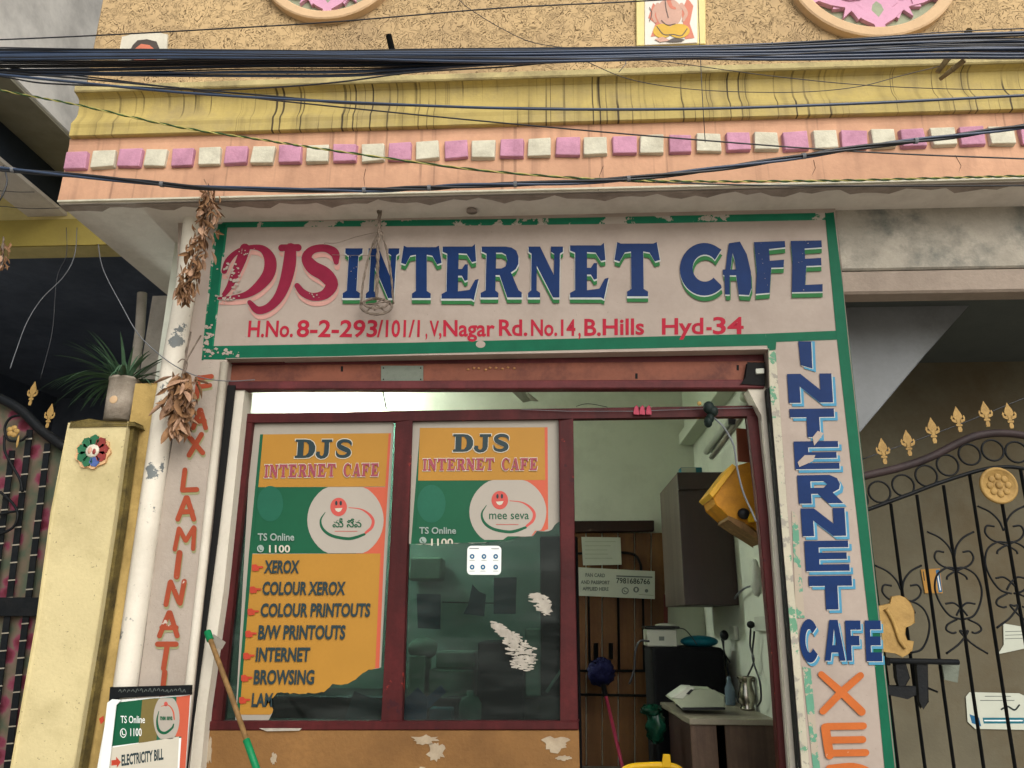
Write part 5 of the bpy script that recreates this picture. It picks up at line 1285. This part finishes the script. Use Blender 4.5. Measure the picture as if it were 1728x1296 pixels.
# green and yellow twisted cord
gp_ = catmull([P(x, y, -.97) for x, y in ((-140, 120), (0, 152), (130, 177), (300, 214), (450, 237), (576, 256), (800, 286), (1000, 302), (1152, 306), (1300, 306), (1450, 304), (1600, 300), (1728, 297), (1900, 292))], 30)
gc = thing('overhead_cable', 'green and yellow twisted cord sagging across the blocks from upper left to right', 'cable', gp_[0])
for s_, m_ in ((0, 'cable_green'), (1, 'cable_yellow')):
    b = MB(); b.tube([p+Vector((0, math.cos(i*.75+s_*math.pi), math.sin(i*.75+s_*math.pi)))*.0028 for i, p in enumerate(gp_)], .0026 if s_ else .0036, 5); b.build('strand', M[m_], gc)
# heavy twisted pair
hp = catmull([P(x, y, -1.1) for x, y in ((-140, 270), (0, 285), (200, 303), (350, 317), (576, 321), (700, 318), (800, 313), (1000, 306), (1152, 292), (1300, 272), (1450, 249), (1600, 231), (1728, 213), (1900, 190))], 16)
hc = thing('twisted_service_cable', 'heavy black twisted service cable sagging over the lower fascia', 'cable', hp[0])
for s_ in range(3):
    b = MB(); b.tube([p+Vector((0, math.cos(i*.16+s_*2.09), math.sin(i*.16+s_*2.09)))*.0062 for i, p in enumerate(hp)], .0055, 7); b.build('strand', M['cable' if s_ else 'cable_sheen'], hc)
for i in (18, 40, 68, 84, 102, 118, 150, 170):
    b = MB(); d = (hp[i+1]-hp[i]).normalized(); b.tube([hp[i]-d*.007, hp[i]+d*.007], .0125, 10); b.build('cable_tie', M['cable_grey'], hc)
cable('thin sagging wire between the bundle and the bamboo stubs at the right', [(985, 102), (1060, 133), (1152, 149), (1250, 155), (1360, 155), (1450, 146), (1520, 128), (1585, 112)], -.7, .0019, 'cable')
cable('thin wire leaving the bundle and running level to the right edge', [(1080, 99), (1152, 108), (1300, 128), (1450, 143), (1600, 150), (1728, 151), (1850, 150)], -.75, .0019, 'cable')
b = MB(); b.tube([P(x, y, -.42) for x, y in ((1176, -60), (1180, 60), (1185, 160), (1190, 240))], .0022, 5); tag(b.build('drop_wire', M['cable']), 'thin wire dropping straight down beside the deity tile', 'wire')
b = MB(); b.tube([P(x, y, -.42) for x, y in ((1056, 78), (1056, 108), (1044, 122))], .0022, 5); tag(b.build('tie_wire', M['cable_grey']), 'short tie wire under the cable bundle left of the deity tile', 'wire')
cable('grey loose wire curling down through the dark porch at the left', [(130, 384), (126, 430), (108, 466), (70, 505), (45, 545), (28, 590), (17, 622)], -.1, .0022, 'cable_grey', name='loose_wire')
cable('short black wire hanging straight beside the curling grey wire', [(112, 384), (112, 430), (96, 470), (88, 560), (68, 640)], .3, .0020, 'cable', name='loose_wire')
cable('wire drooping from the slab past the plant to the shutter box', [(166, 412), (170, 440), (180, 468), (205, 515), (232, 562), (265, 595), (300, 620), (340, 637), (384, 643), (430, 641)], -.09, .0026, 'cable_grey', name='loose_wire')
cable('short dark wire across the yellow beam at the left edge', [(-60, 318), (0, 322), (30, 324), (58, 324)], .4, .0022, 'cable', name='loose_wire')
cable('lower dark wire across the yellow beam at the left edge', [(-60, 344), (0, 348), (50, 352), (100, 351)], .4, .0026, 'cable', name='loose_wire')
cable('thick dark wire bent down at the extreme left of the yellow beam', [(6, 280), (12, 305), (4, 330), (-10, 350)], .2, .005, 'cable', name='loose_wire')
# bamboo stubs tied at the parapet
for i, (a, c, r, lb) in enumerate((((1637, 50), (1582, 122), .016, 'longer bamboo stub poking through the cable bundle at the upper right'), ((1628, 101), (1586, 134), .013, 'shorter split bamboo stub just under the cable bundle at the right'))):
    b = MB(); p, q = P(a[0], a[1], -.62), P(c[0], c[1], -.52); b.tube([p, p.lerp(q, .5), q], [r, r*1.05, r*.75], 10); b.tube([p.lerp(q, .45), p.lerp(q, .49)], r*1.15, 10); tag(b.build('bamboo_stub', M['bamboo']), lb, 'bamboo')

# ================================================================== INSIDE THE SHOP
def T(name, label, cat, px, py, Y, group=None): return thing(name, label, cat, P(px, py, Y), group)
# lit tube light and its fitting
a, c = P(470, 664, 1.4), P(566, 662, 1.4)
a = P(436, 649, 2.35); c = P(576, 648, 2.35)
tl = thing('tube_light', 'lit fluorescent tube glowing at the top left inside the shop', 'lamp', a)
b = MB(); b.tube([a, c], .016, 12); b.build('tube', M['tubelight'], tl)
b = MB(); b.prism([a+Vector((-.05, -.012, .035)), c+Vector((.05, -.012, .035)), c+Vector((.05, -.012, .02)), a+Vector((-.05, -.012, .02))], Vector((0, .024, 0))); b.tube([a+Vector((-.05, 0, 0)), a+Vector((.002, 0, 0))], .02, 10); b.tube([c+Vector((-.002, 0, 0)), c+Vector((.05, 0, 0))], .02, 10); b.build('fitting', M['whiteplastic'], tl, .003)
# ceiling fan
fc = P(848, 640, 1.5); fn = thing('ceiling_fan', 'dusty ceiling fan with one blade showing above the door frame', 'fan', fc)
b = MB(); b.lathe(fc, [(.03, .10), (.09, .06), (.10, 0), (.05, -.03), (.02, -.04)], 20); b.tube([fc+Vector((0, 0, .05)), fc+Vector((0, 0, .35))], .012, 8); b.build('motor', M['fan'], fn)
for a in (math.radians(-48), math.radians(72), math.radians(192)):
    d = Vector((math.cos(a), math.sin(a), 0)); e = Vector((-math.sin(a), math.cos(a), 0)); z = Vector((0, 0, -.008))
    b = MB(); b.prism([fc+d*.09-e*.025, fc+d*.22-e*.06+z, fc+d*.60-e*.068+z*2, fc+d*.62, fc+d*.60+e*.062+z*1.5, fc+d*.22+e*.045, fc+d*.09+e*.025], Vector((0, 0, .008))); b.build('blade', M['fan'], fn)
b = MB(); b.tube([P(644, 650, 1.5), P(652, 690, 1.5)], .006, 6); tag(b.build('hanging_wire', M['cable']), 'black wire hanging inside the shop above the middle post', 'wire')
# back door with planks
dr = T('back_door', 'brown plank door with notices taped on it at the back of the shop', 'door', 1040, 1400, YB-.03)
b = MB(); b.pxslab([(960, 879), (1104, 878), (1104, 896), (960, 899)], YB-.07, .068); b.build('lintel', M['door_dark'], dr, .006)
xd = [(958, 988), (990, 1015), (1017, 1042), (1044, 1070), (1072, 1098), (1100, 1122)]
for a_, c_ in xd:
    b = MB(); b.pxslab([(a_, 899), (c_, 899), (c_+1, 1500), (a_+1, 1500)], YB-.045, .035); b.build('plank', M['door_brown'], dr, .004)
b = MB(); b.pxslab([(1120, 1003), (1127, 1003), (1129, 1500), (1122, 1500)], YB-.06, .05); b.build('door_post', mat('reddish door post', '#5a2420', .6, .1, 5), dr, .003)
b = MB()
for x in (993, 1043, 1085): b.tube([P(x, 1006, YB-.06), P(x+2, 1130, YB-.06)], .010, 7)
b.tube(catmull([P(x, y, YB-.06) for x, y in ((974, 934), (1030, 932), (1068, 935), (1080, 950), (1082, 965))], 5), .011, 7)
b.tube([P(970, 1132, YB-.06), P(1100, 1132, YB-.06)], .010, 7); b.tube([P(970, 1172, YB-.06), P(1096, 1174, YB-.06)], .010, 7)
for x in (1006, 1031): b.tube([P(x, 1085, YB-.08), P(x, 1112, YB-.08)], .018, 7)
b.build('iron_bars', M['iron'], dr)
n1 = T('paper_notice', 'blank looking white sheet taped on the back door above the banner', 'paper', 1015, 954, YB-.09)
b = MB(); b.pxslab([(981, 906), (1047, 907), (1049, 953), (984, 954)], YB-.09, .002); b.build('sheet', M['paper'], n1)
k = Ink(YB-.091)
for i in range(5): k.stroke([(987, 914+i*7), (1043-RND.uniform(0, 20), 914+i*7)], 1.0, 'beige', smooth=False)
k.done('print', n1)
n2 = T('paper_banner', 'wide white banner PAN CARD AND PASSPORT APPLIED HERE with phone number on the back door', 'banner', 1038, 1010, YB-.10)
b = MB(); b.pxslab([(971, 957), (1105, 964), (1105, 1011), (973, 1005)], YB-.10, .002); b.build('sheet', M['paper'], n2)
k = Ink(YB-.101)
k.text('PAN CARD', 988, 1021, 973, 967, 'papergrey', .03, -1); k.text('AND PASSPORT', 980, 1029, 985, 979, 'papergrey', .03, -1); k.text('APPLIED HERE', 983, 1027, 996, 990, 'papergrey', .03, -1)
k.stroke([(1041, 972), (1100, 974)], 2.4, 'papergrey', smooth=False); k.text('7981686766', 1040, 1097, 984, 975, 'paperdark', .01, -2)
for x, y, r in ((1055, 997, 6), (1073.5, 995, 5), (1091, 997, 3)): k.ellipse(x, y, r, r, 'papergrey', n=18)
k.stroke([(1078, 1003), (1103, 1005)], 1.2, 'beige', smooth=False); k.up(); k.ellipse(1055, 997, 4.3, 4.3, 'paper', n=16); k.ellipse(1073.5, 995, 2, 3, 'paper', n=10); k.up(); k.stroke([(1053, 995), (1054, 998), (1058, 999)], 1.5, 'papergrey')
k.done('print', n2)
# wall cabinet
CF = 1.5
f0 = P(1143, 797, CF); f1 = P(1152, 1021, CF); f2 = P(1238, 1003, CF)
cb = T('wall_cabinet', 'dark brown wall cabinet hanging on the right wall inside the shop', 'cabinet', 1190, 1021, CF)
xr_ = XRm-.004; zc0, zc1 = f1.z, f0.z
b = MB(); b.box((f0.x, CF+.02, zc0), (xr_, YB-.35, zc1)); b.build('carcass', M['cab_side'], cb, .003)
b = MB(); b.box((f0.x-.002, CF, zc0), (xr_, CF+.018, zc0+(zc1-zc0)*.86-.004)); b.build('door_panel', M['cab'], cb, .003)
b = MB(); b.box((f0.x-.002, CF, zc0+(zc1-zc0)*.86+.004), (xr_, CF+.018, zc1)); b.build('door_panel', M['cab'], cb, .003)
bx1 = T('small_box', 'small white and teal box on top of the wall cabinet', 'box', 1165, 796, CF+.12)
b = MB(); q = P(1165, 795, CF+.12); b.box((q.x-.075, q.y-.04, zc1+.001), (q.x+.075, q.y+.05, zc1+.05)); b.build('box_body', M['teal'], bx1, .004)
b = MB(); b.box((q.x-.070, q.y-.043, zc1+.006), (q.x+.03, q.y-.041, zc1+.046)); b.build('box_label', M['whiteplastic'], bx1)
# unlit wall fitting on the right wall
XW = XRm-.035
b = MB(); b.tube([PX(1262, 672, XW), PX(1192, 762, XW)], .026, 10); lf = thing('wall_light_fitting', 'unlit white tube fitting along the upper right wall inside the shop', 'lamp', PX(1192, 762, XW)); b.build('tube', M['whiteplastic'], lf)
b = MB(); b.tube([PX(1200, 772, XW+.02), PX(1276, 668, XW+.02)], .018, 6); b.build('fitting', M['fan'], lf)
b = MB(); b.ell(P(1262, 668, .55), (.045, .09, .035), 0, 14, 8); tag(b.build('wall_speaker', M['beige']), 'rounded dusty fitting at the top right corner above the door rail', 'fitting')
# yellow shrine shelf, panel and lights by the right stile
ys = T('yellow_shelf', 'yellow wooden wall shelf inside the doorway at the upper right', 'shelf', 1240, 910, .34)
b = MB(); b.pxslab([(1196, 833), (1236, 782), (1243, 788), (1203, 840)], .34, .30); b.build('front_edge', mat('pale yellow edge', '#c99a2c', .5, .1, 8), ys, .003)
b = MB(); b.pxslab([(1203, 840), (1243, 788), (1270, 778), (1281, 840), (1288, 905), (1270, 890), (1229, 871), (1208, 852)], .36, .26); b.build('shelf_body', M['shelf_yellow'], ys, .006)
b = MB(); b.pxslab([(1229, 871), (1256, 882), (1288, 908), (1290, 916), (1252, 893), (1228, 877)], .35, .25); b.build('lower_board', M['wood_stick'], ys, .003)
b = MB(); b.ell(P(1255, 867, .34), (.033, .02, .03), 0, 14, 8); b.build('dark_bulb', M['darkplastic'], ys)
b = MB(); b.pxslab([(1262, 868), (1274, 862), (1277, 880), (1264, 882)], .33, .04); b.build('yellow_block', M['yellowplastic'], ys, .003)
b = MB(); b.pxslab([(1243, 722), (1268, 724), (1271, 780), (1246, 778)], .34, .02); tag(b.build('brown_panel', M['brownpanel'], None, .003), 'reddish brown panel above the yellow shelf', 'panel')
b = MB(); b.tube(catmull([P(x, y, .10) for x, y in ((1205, 705), (1222, 722), (1238, 752), (1244, 790), (1254, 830), (1268, 862), (1276, 880))], 6), .005, 7); tag(b.build('thick_wire', M['cable_grey']), 'thick grey wire curving from the dark gourd down past the yellow shelf', 'wire')
for x, lb in ((1227, 'left of two tiny lit orange bulbs under the door rail'), (1253, 'right of two tiny lit orange bulbs under the door rail')):
    b = MB(); b.ell(P(x, 701, .30), (.009, .009, .008), 0, 10, 6); tag(b.build('tiny_bulb', M['bulb']), lb, 'bulb')
b = MB(); b.pxslab([(1229, 706), (1242, 707), (1241, 716), (1230, 715)], .30, .02); tag(b.build('bulb_holder', M['darkplastic']), 'small black holder below the two tiny bulbs', 'holder')
gd = T('hanging_gourd', 'dark dried gourd charm hanging from the door rail near the right stile', 'charm', 1198, 722, .06)
b = MB(); 
for (x, y, rx, rz) in ((1196, 688, .030, .034), (1203, 694, .028, .03), (1198, 706, .022, .026), (1195, 712, .022, .03)): b.ell(P(x, y, .06), (rx, .025, rz), 0, 12, 8)
b.build('gourd', M['darkgourd'], gd); b = MB(); b.ell(P(1180, 681, .08), (.012, .01, .012), 0, 10, 6); b.build('bead', M['gold'], gd)
pk = T('pink_hanging', 'three faded pink cloth tassels on the door rail', 'tassels', 1084, 700, .10)
for x in (1074, 1084, 1095):
    b = MB(); b.pxslab([(x-3, 687), (x, 684), (x+3, 687), (x+5, 696), (x+4, 699), (x-4, 699), (x-5, 696)], .10, .01); b.build('tassel', M['pinktoran'], pk, .002)
b = MB(); b.tube([P(x, y, .108) for x, y in ((880, 691), (960, 694), (1070, 694), (1180, 690), (1278, 688))], .0018, 5); tag(b.build('rail_wire', M['cable_grey']), 'thin pale wire strung along the door rail through the pink tassels', 'wire')
b = MB(); b.tube(catmull([P(x, y, .15) for x, y in ((972, 686), (985, 682), (1000, 682), (1025, 687))], 5), .002, 5); tag(b.build('looped_wire', M['cable']), 'short black wire looped on top of the door rail', 'wire')
# black covered machine and things on it
MY = 1.7
mc_ = T('covered_machine', 'tall machine under a black cloth cover beside the back door', 'machine', 1160, 1400, MY)
q0, q1, q2 = P(1100, 1092, MY), P(1217, 1092, MY), P(1225, 1184, MY)
b = MB(); b.box((q0.x, MY, ZF), (q1.x+.02, MY+.5, q0.z)); b.build('cloth_cover', M['blackcloth'], mc_, .03, seg=3)
rt = T('router_box', 'white box shaped device on the black covered machine', 'device', 1116, 1091, MY+.06)
a_ = P(1092, 1091, MY+.05); c_ = P(1142, 1062, MY+.05)
b = MB(); b.box((a_.x, MY+.05, q0.z+.002), (c_.x, MY+.25, c_.z)); b.build('body', M['whiteplastic'], rt, .006)
b = MB(); b.box((a_.x-.01, MY+.03, c_.z+.002), (c_.x+.02, MY+.27, c_.z+.02)); b.build('lid', M['darkplastic'], rt, .006)
b = MB(); b.ell(P(1122, 1055, MY+.1), (.07, .07, .014), 0, 16, 6); b.build('plate', M['whiteplastic'], rt)
k = Ink(MY+.049); k.fill([(1112, 1074), (1121, 1074), (1121, 1081), (1112, 1081)], 'papergrey'); k.done('mark', rt)
tb_ = T('teal_case', 'shiny teal case lying on the black covered machine', 'case', 1178, 1092, MY+.12)
cc = P(1180, 1084, MY+.12); b = MB(); b.ell((cc.x, cc.y, q0.z+.035), (.13, .09, .04), 0, 20, 10); b.build('case_body', M['teal'], tb_)
b = MB(); b.tube(catmull([P(x, y, MY) for x, y in ((1140, 1060), (1155, 1062), (1168, 1076), (1176, 1088))], 5), .004, 6); tag(b.build('device_wire', M['cable']), 'black wire from the white device across the covered machine', 'wire')
b = MB(); b.tube(catmull([P(x, y, MY-.02) for x, y in ((1096, 1082), (1080, 1082), (1072, 1100), (1070, 1130), (1062, 1155))], 5), .008, 6); tag(b.build('power_lead', M['cable']), 'thick black lead drooping from the white device towards the door', 'wire')
# low table with fax machine, jug
TY = .80
tA = P(1163, 1213, TY); tB = P(1318, 1213, TY); tz = tA.z
tbk = PZ(1108, 1184, tz)
tb2 = T('work_table', 'wood laminate table at the lower right inside the doorway', 'table', 1240, 1500, TY)
b = MB(); b.prism([Vector((tA.x, TY, tz)), Vector((XRm-.01, TY, tz)), Vector((XRm-.01, tbk.y, tz)), Vector((tbk.x+.02, tbk.y, tz))], Vector((0, 0, -.03))); b.build('tabletop', M['tabletop'], tb2, .003)
for (xa_, xb_, mm) in ((1164, 1208, 'laminate'), (1222, 1330, 'laminate')):
    pa, pb_ = P(xa_, 1213, TY+.02), P(xb_, 1213, TY+.02)
    b = MB(); b.box((pa.x, TY+.02, ZF), (min(pb_.x, XRm-.01), TY+.04, tz-.031)); b.build('front_panel', M[mm], tb2, .003)
b = MB(); b.box((tA.x+.01, TY+.05, ZF), (tA.x+.03, tbk.y, tz-.031)); b.build('side_panel', M['cab'], tb2)
fx = T('desk_machine', 'beige sloped desk machine on the table beside the steel jug', 'machine', 1178, 1194, TY+.2)
FYy = TY+.22; c0 = PZ(1178, 1196, tz+.002)
def fxp(x, y, Y=FYy): return P(x, y, Y)
b = MB(); b.prism([fxp(1134, 1180), fxp(1150, 1193), fxp(1223, 1193), fxp(1222, 1174), fxp(1205, 1166), fxp(1160, 1162)], Vector((0, .22, 0))); b.build('case', M['beige'], fx, .006)
b = MB(); b.prism([fxp(1132, 1178, FYy-.005), fxp(1158, 1160, FYy-.005), fxp(1174, 1161, FYy-.005), fxp(1152, 1180, FYy-.005)], Vector((0, .2, 0))); b.build('cover_flap', M['whiteplastic'], fx, .004)
b = MB(); b.prism([fxp(1152, 1194, FYy-.01), fxp(1224, 1194, FYy-.01), fxp(1224, 1198, FYy-.01), fxp(1150, 1198, FYy-.01)], Vector((0, .22, 0))); b.build('base', M['darkplastic'], fx)
b = MB(); b.prism([fxp(1158, 1171, FYy-.009), fxp(1166, 1163, FYy-.009), fxp(1171, 1164, FYy-.009), fxp(1163, 1172, FYy-.009)], Vector((0, .01, 0))); b.build('slot', M['darkplastic'], fx)
jg = PZ(1262, 1198, tz+.001); jt = thing('steel_jug', 'shiny steel jug standing on the table by the right wall', 'jug', jg)
jh = .19
b = MB(); b.lathe(jg, [(.040, 0), (.045, .004), (.045, .012), (.037, .02), (.050, .05), (.052, .085), (.042, .12), (.036, .15), (.040, .172), (.058, .188), (.056, .190), (.038, .172)], 28); b.build('jug_body', M['steel'], jt)
b = MB(); b.tube(catmull([jg+Vector((x, 0, z)) for x, z in ((.04, .165), (.075, .16), (.078, .11), (.05, .075))], 5), .006, 7); b.build('handle', M['steel'], jt)
bt = PZ(1233, 1190, tz+.001); b = MB(); b.lathe(bt, [(.03, 0), (.032, .01), (.030, .10), (.012, .14), (.012, .17), (.001, .172)], 16); tag(b.build('plastic_bottle', M['greysheet']), 'small bottle in the dark corner left of the steel jug', 'bottle')
gr = T('green_bag', 'crumpled dark green bag beside the table', 'bag', 1105, 1240, 1.2)
b = MB(); b.ell(P(1106, 1222, 1.2), (.055, .05, .10), 0, 14, 10); b.ell(P(1098, 1198, 1.17), (.07, .04, .025), 0, 12, 6); b.jitter(.016); b.build('bag_body', mat('dark green bag', '#0b3325', .25, .3, 20), gr)
# switchboards and leads on the right wall
def board(x0, y0, x1, y1, label):
    a_ = PX(x0, y0, XRm-.03); c_ = PX(x1, y1, XRm-.03); b = MB(); b.box((XRm-.03, min(a_.y, c_.y), min(a_.z, c_.z)), (XRm-.001, max(a_.y, c_.y), max(a_.z, c_.z)))
    return tag(b.build('switchboard', M['whiteplastic'], None, .004), label, 'switchboard')
board(1272, 1040, 1296, 1066, 'nearer switchboard on the right wall with a black plug')
board(1230, 1056, 1240, 1080, 'farther small switchboard on the right wall above the jug')
b = MB(); b.ell(PX(1267, 1054, XRm-.05), (.025, .02, .022), 0, 10, 6); tag(b.build('plug', M['darkplastic']), 'black plug in the nearer switchboard', 'plug')
b = MB(); b.ell(PX(1222, 1072, XRm-.05), (.03, .03, .035), 0, 10, 6); tag(b.build('plug', M['darkplastic']), 'black plug in the farther switchboard', 'plug')
for i, (pp_, lb) in enumerate(((((1267, 1058), (1266, 1090), (1272, 1115), (1262, 1140)), 'black lead hanging from the nearer plug'), (((1273, 1066), (1270, 1110), (1282, 1150), (1284, 1180), (1278, 1192)), 'second lead curving down behind the steel jug'), (((1221, 1078), (1222, 1100), (1232, 1118)), 'short lead under the farther plug'), (((1240, 1010), (1245, 1002), (1258, 992), (1272, 988)), 'grey lead looping from the cabinet to the right wall'), (((1218, 1078), (1228, 1130), (1236, 1160), (1246, 1185)), 'lead hanging past the small bottle'))):
    b = MB(); b.tube(catmull([PX(x, y, XRm-.045) for x, y in pp_], 6), .006, 6); tag(b.build('wall_lead', M['cable' if i != 3 else 'cable_grey']), lb, 'wire')
b = MB(); b.ell(PX(1276, 975, XRm-.05), (.03, .06, .10), 0, 12, 8); b.jitter(.01); tag(b.build('hanging_bag', M['whiteplastic']), 'pale plastic bag hanging on the right wall above the nearer switchboard', 'bag')
# long handled duster
b = MB(); dt = T('blue_duster', 'round dark blue brush on a pink handle leaning at the back door', 'brush', 1050, 1300, 2.3)
b.ell(P(1014, 1134, 2.35), (.10, .08, .095), 0, 26, 18); b.jitter(.014); b.build('brush_head', M['blueduster'], dt)
b = MB(); b.tube([P(1022, 1172, 2.3), P(1050, 1292, 2.15), P(1060, 1340, 2.1)], .013, 8); b.build('handle', M['pinkplastic'], dt)
b = MB(); b.tube([P(1018, 1155, 2.33), P(1022, 1176, 2.3)], .02, 8); b.build('socket', M['darkplastic'], dt)
# yellow chair top
yc = T('yellow_chair', 'top rim of a yellow plastic chair at the bottom of the doorway', 'chair', 1100, 1500, .9)
b = MB(); b.tube(catmull([P(x, y, .9) for x, y in ((1042, 1310), (1060, 1296), (1090, 1292), (1125, 1292), (1146, 1298), (1160, 1316))], 6), .018, 10); b.build('back_rim', M['yellowplastic'], yc)
b = MB(); b.pxslab([(1048, 1300), (1152, 1300), (1156, 1420), (1046, 1420)], .91, .02); b.build('backrest', M['yellowplastic'], yc, .006)
b = MB(); b.prism([P(x, y, .88) for x, y in ((1119, 1273), (1131, 1273), (1133, 1296), (1117, 1296))], Vector((0, .02, 0))); b.build('knob', M['yellowplastic'], yc, .004)

# things seen dimly through the tinted middle pane
iy = 2.2
mc2 = 0
def blk(name, label, cat, x0, y0, x1, y1, Y, d, m, bev=.01, group=None):
    b = MB(); a_ = P(x0, y1, Y); c_ = P(x1, y0, Y); b.box((a_.x, Y, a_.z), (c_.x, Y+d, c_.z)); t = thing(name, label, cat, (a_.x, Y, a_.z), group); b.build('body', M[m], t, bev); return t
blk('storage_counter', 'long dark counter along the back wall behind the windows', 'counter', 430, 1178, 955, 1420, 1.75, .6, 'cab')
blk('paper_bundle', 'upper pale paper bundle stacked behind the middle pane', 'bundle', 735, 1100, 802, 1128, 1.85, .3, 'bundle')
blk('paper_bundle', 'lower pale paper bundle stacked behind the middle pane', 'bundle', 722, 1130, 800, 1177, 1.82, .33, 'bundle')
blk('carton', 'greenish carton at the left behind the middle pane', 'carton', 688, 1106, 718, 1177, 1.85, .3, 'beige')
t = T('stuffed_bag', 'round pale bag on top of the carton behind the middle pane', 'bag', 712, 1105, 1.95); b = MB(); b.ell(P(714, 1094, 1.95), (.11, .1, .07), 0, 14, 9); b.jitter(.008); b.build('bag_body', M['bundle'], t)
blk('dark_cabinet', 'dark cupboard standing behind the scraped sticker residue', 'cabinet', 803, 1084, 884, 1300, 1.55, .5, 'blackcloth')
blk('dark_curtain', 'dark hanging curtain at the right side of the middle pane', 'curtain', 914, 905, 975, 1400, 1.9, .05, 'blackcloth')
blk('paper_stack', 'pale slip of boxes beside the dark cupboard', 'boxes', 886, 1060, 911, 1180, 1.9, .2, 'bundle')
for (pts, m_, lb) in (([(703, 1002), (744, 1003), (743, 1062), (705, 1060)], 'greysheet', 'dark sheet on the back wall at the left of the middle pane'), ([(797, 986), (808, 998), (820, 1003), (817, 1040), (782, 1036), (790, 1020)], 'greysheet', 'bent dark sheet hanging from a line behind the middle pane'), ([(833, 975), (872, 974), (870, 1036), (833, 1036)], 'greysheet', 'square dark sheet hanging below the white sticker')):
    b = MB(); b.prism([P(x, y, 2.5) for x, y in pts], Vector((0, .01, 0))); tag(b.build('hanging_sheet', mat('dusky hanging sheet', '#4c5462', .8, .1, 6)), lb, 'sheet')
b = MB(); b.tube([P(746, 1016, 2.52), P(835, 1018, 2.52)], .006, 6); tag(b.build('drying_line', M['cable']), 'dark line strung behind the middle pane', 'line')
b = MB(); b.box((P(690, 980, 2.6).x, 2.55, P(690, 980, 2.6).z), (P(748, 940, 2.6).x, 2.76, P(690, 940, 2.6).z)); tag(b.build('wall_machine', M['beige'], None, .02), 'pale machine mounted on the back wall at the left of the middle pane', 'machine')
bs = T('blue_card_sheets', 'folded blue card sheets leaning inside the middle pane', 'card', 706, 1222, .5)
b = MB(); b.prism([P(x, y, .5) for x, y in ((676, 1186), (705, 1160), (722, 1180), (718, 1224), (676, 1224))], Vector((0, .01, 0))); b.build('sheet', M['bluesheet'], bs)
b = MB(); b.prism([P(x, y, .52) for x, y in ((716, 1180), (744, 1156), (753, 1168), (722, 1196))], Vector((0, .01, 0))); b.build('sheet', M['bluesheet'], bs)
gs = T('grey_card_sheet', 'grey blue card sheet leaning behind the torn corner of the poster', 'card', 612, 1218, .5)
b = MB(); b.prism([P(x, y, .5) for x, y in ((578, 1222), (598, 1166), (645, 1184), (645, 1222))], Vector((0, .01, 0))); b.build('sheet', M['greysheet'], gs)
wb = PZ; blk('teal_box', 'teal and black box at the bottom of the middle pane', 'box', 724, 1196, 763, 1222, .55, .1, 'teal', .004)
b = MB(); b.lathe(P(793, 1222, .6), [(.055, 0), (.06, .03), (.06, .10), (.045, .13), (.02, .14), (.02, .165), (.001, .166)], 18); tag(b.build('plastic_jar', M['bundle']), 'pale rounded jar behind the lower edge of the middle pane', 'jar')
b = MB(); b.box((XLm+.1, .40, ZF), (P(950, 1240, .4).x, .75, P(800, 1226, .5).z)); tag(b.build('window_desk', M['laminate'], None, .01), 'desk standing right behind the two windows', 'desk')
b = MB(); b.tube([P(948, 1130, .6), P(922, 1168, .6)], .008, 8); tag(b.build('white_rod', M['whiteplastic']), 'short white rod slanting at the lower right of the middle pane', 'rod')
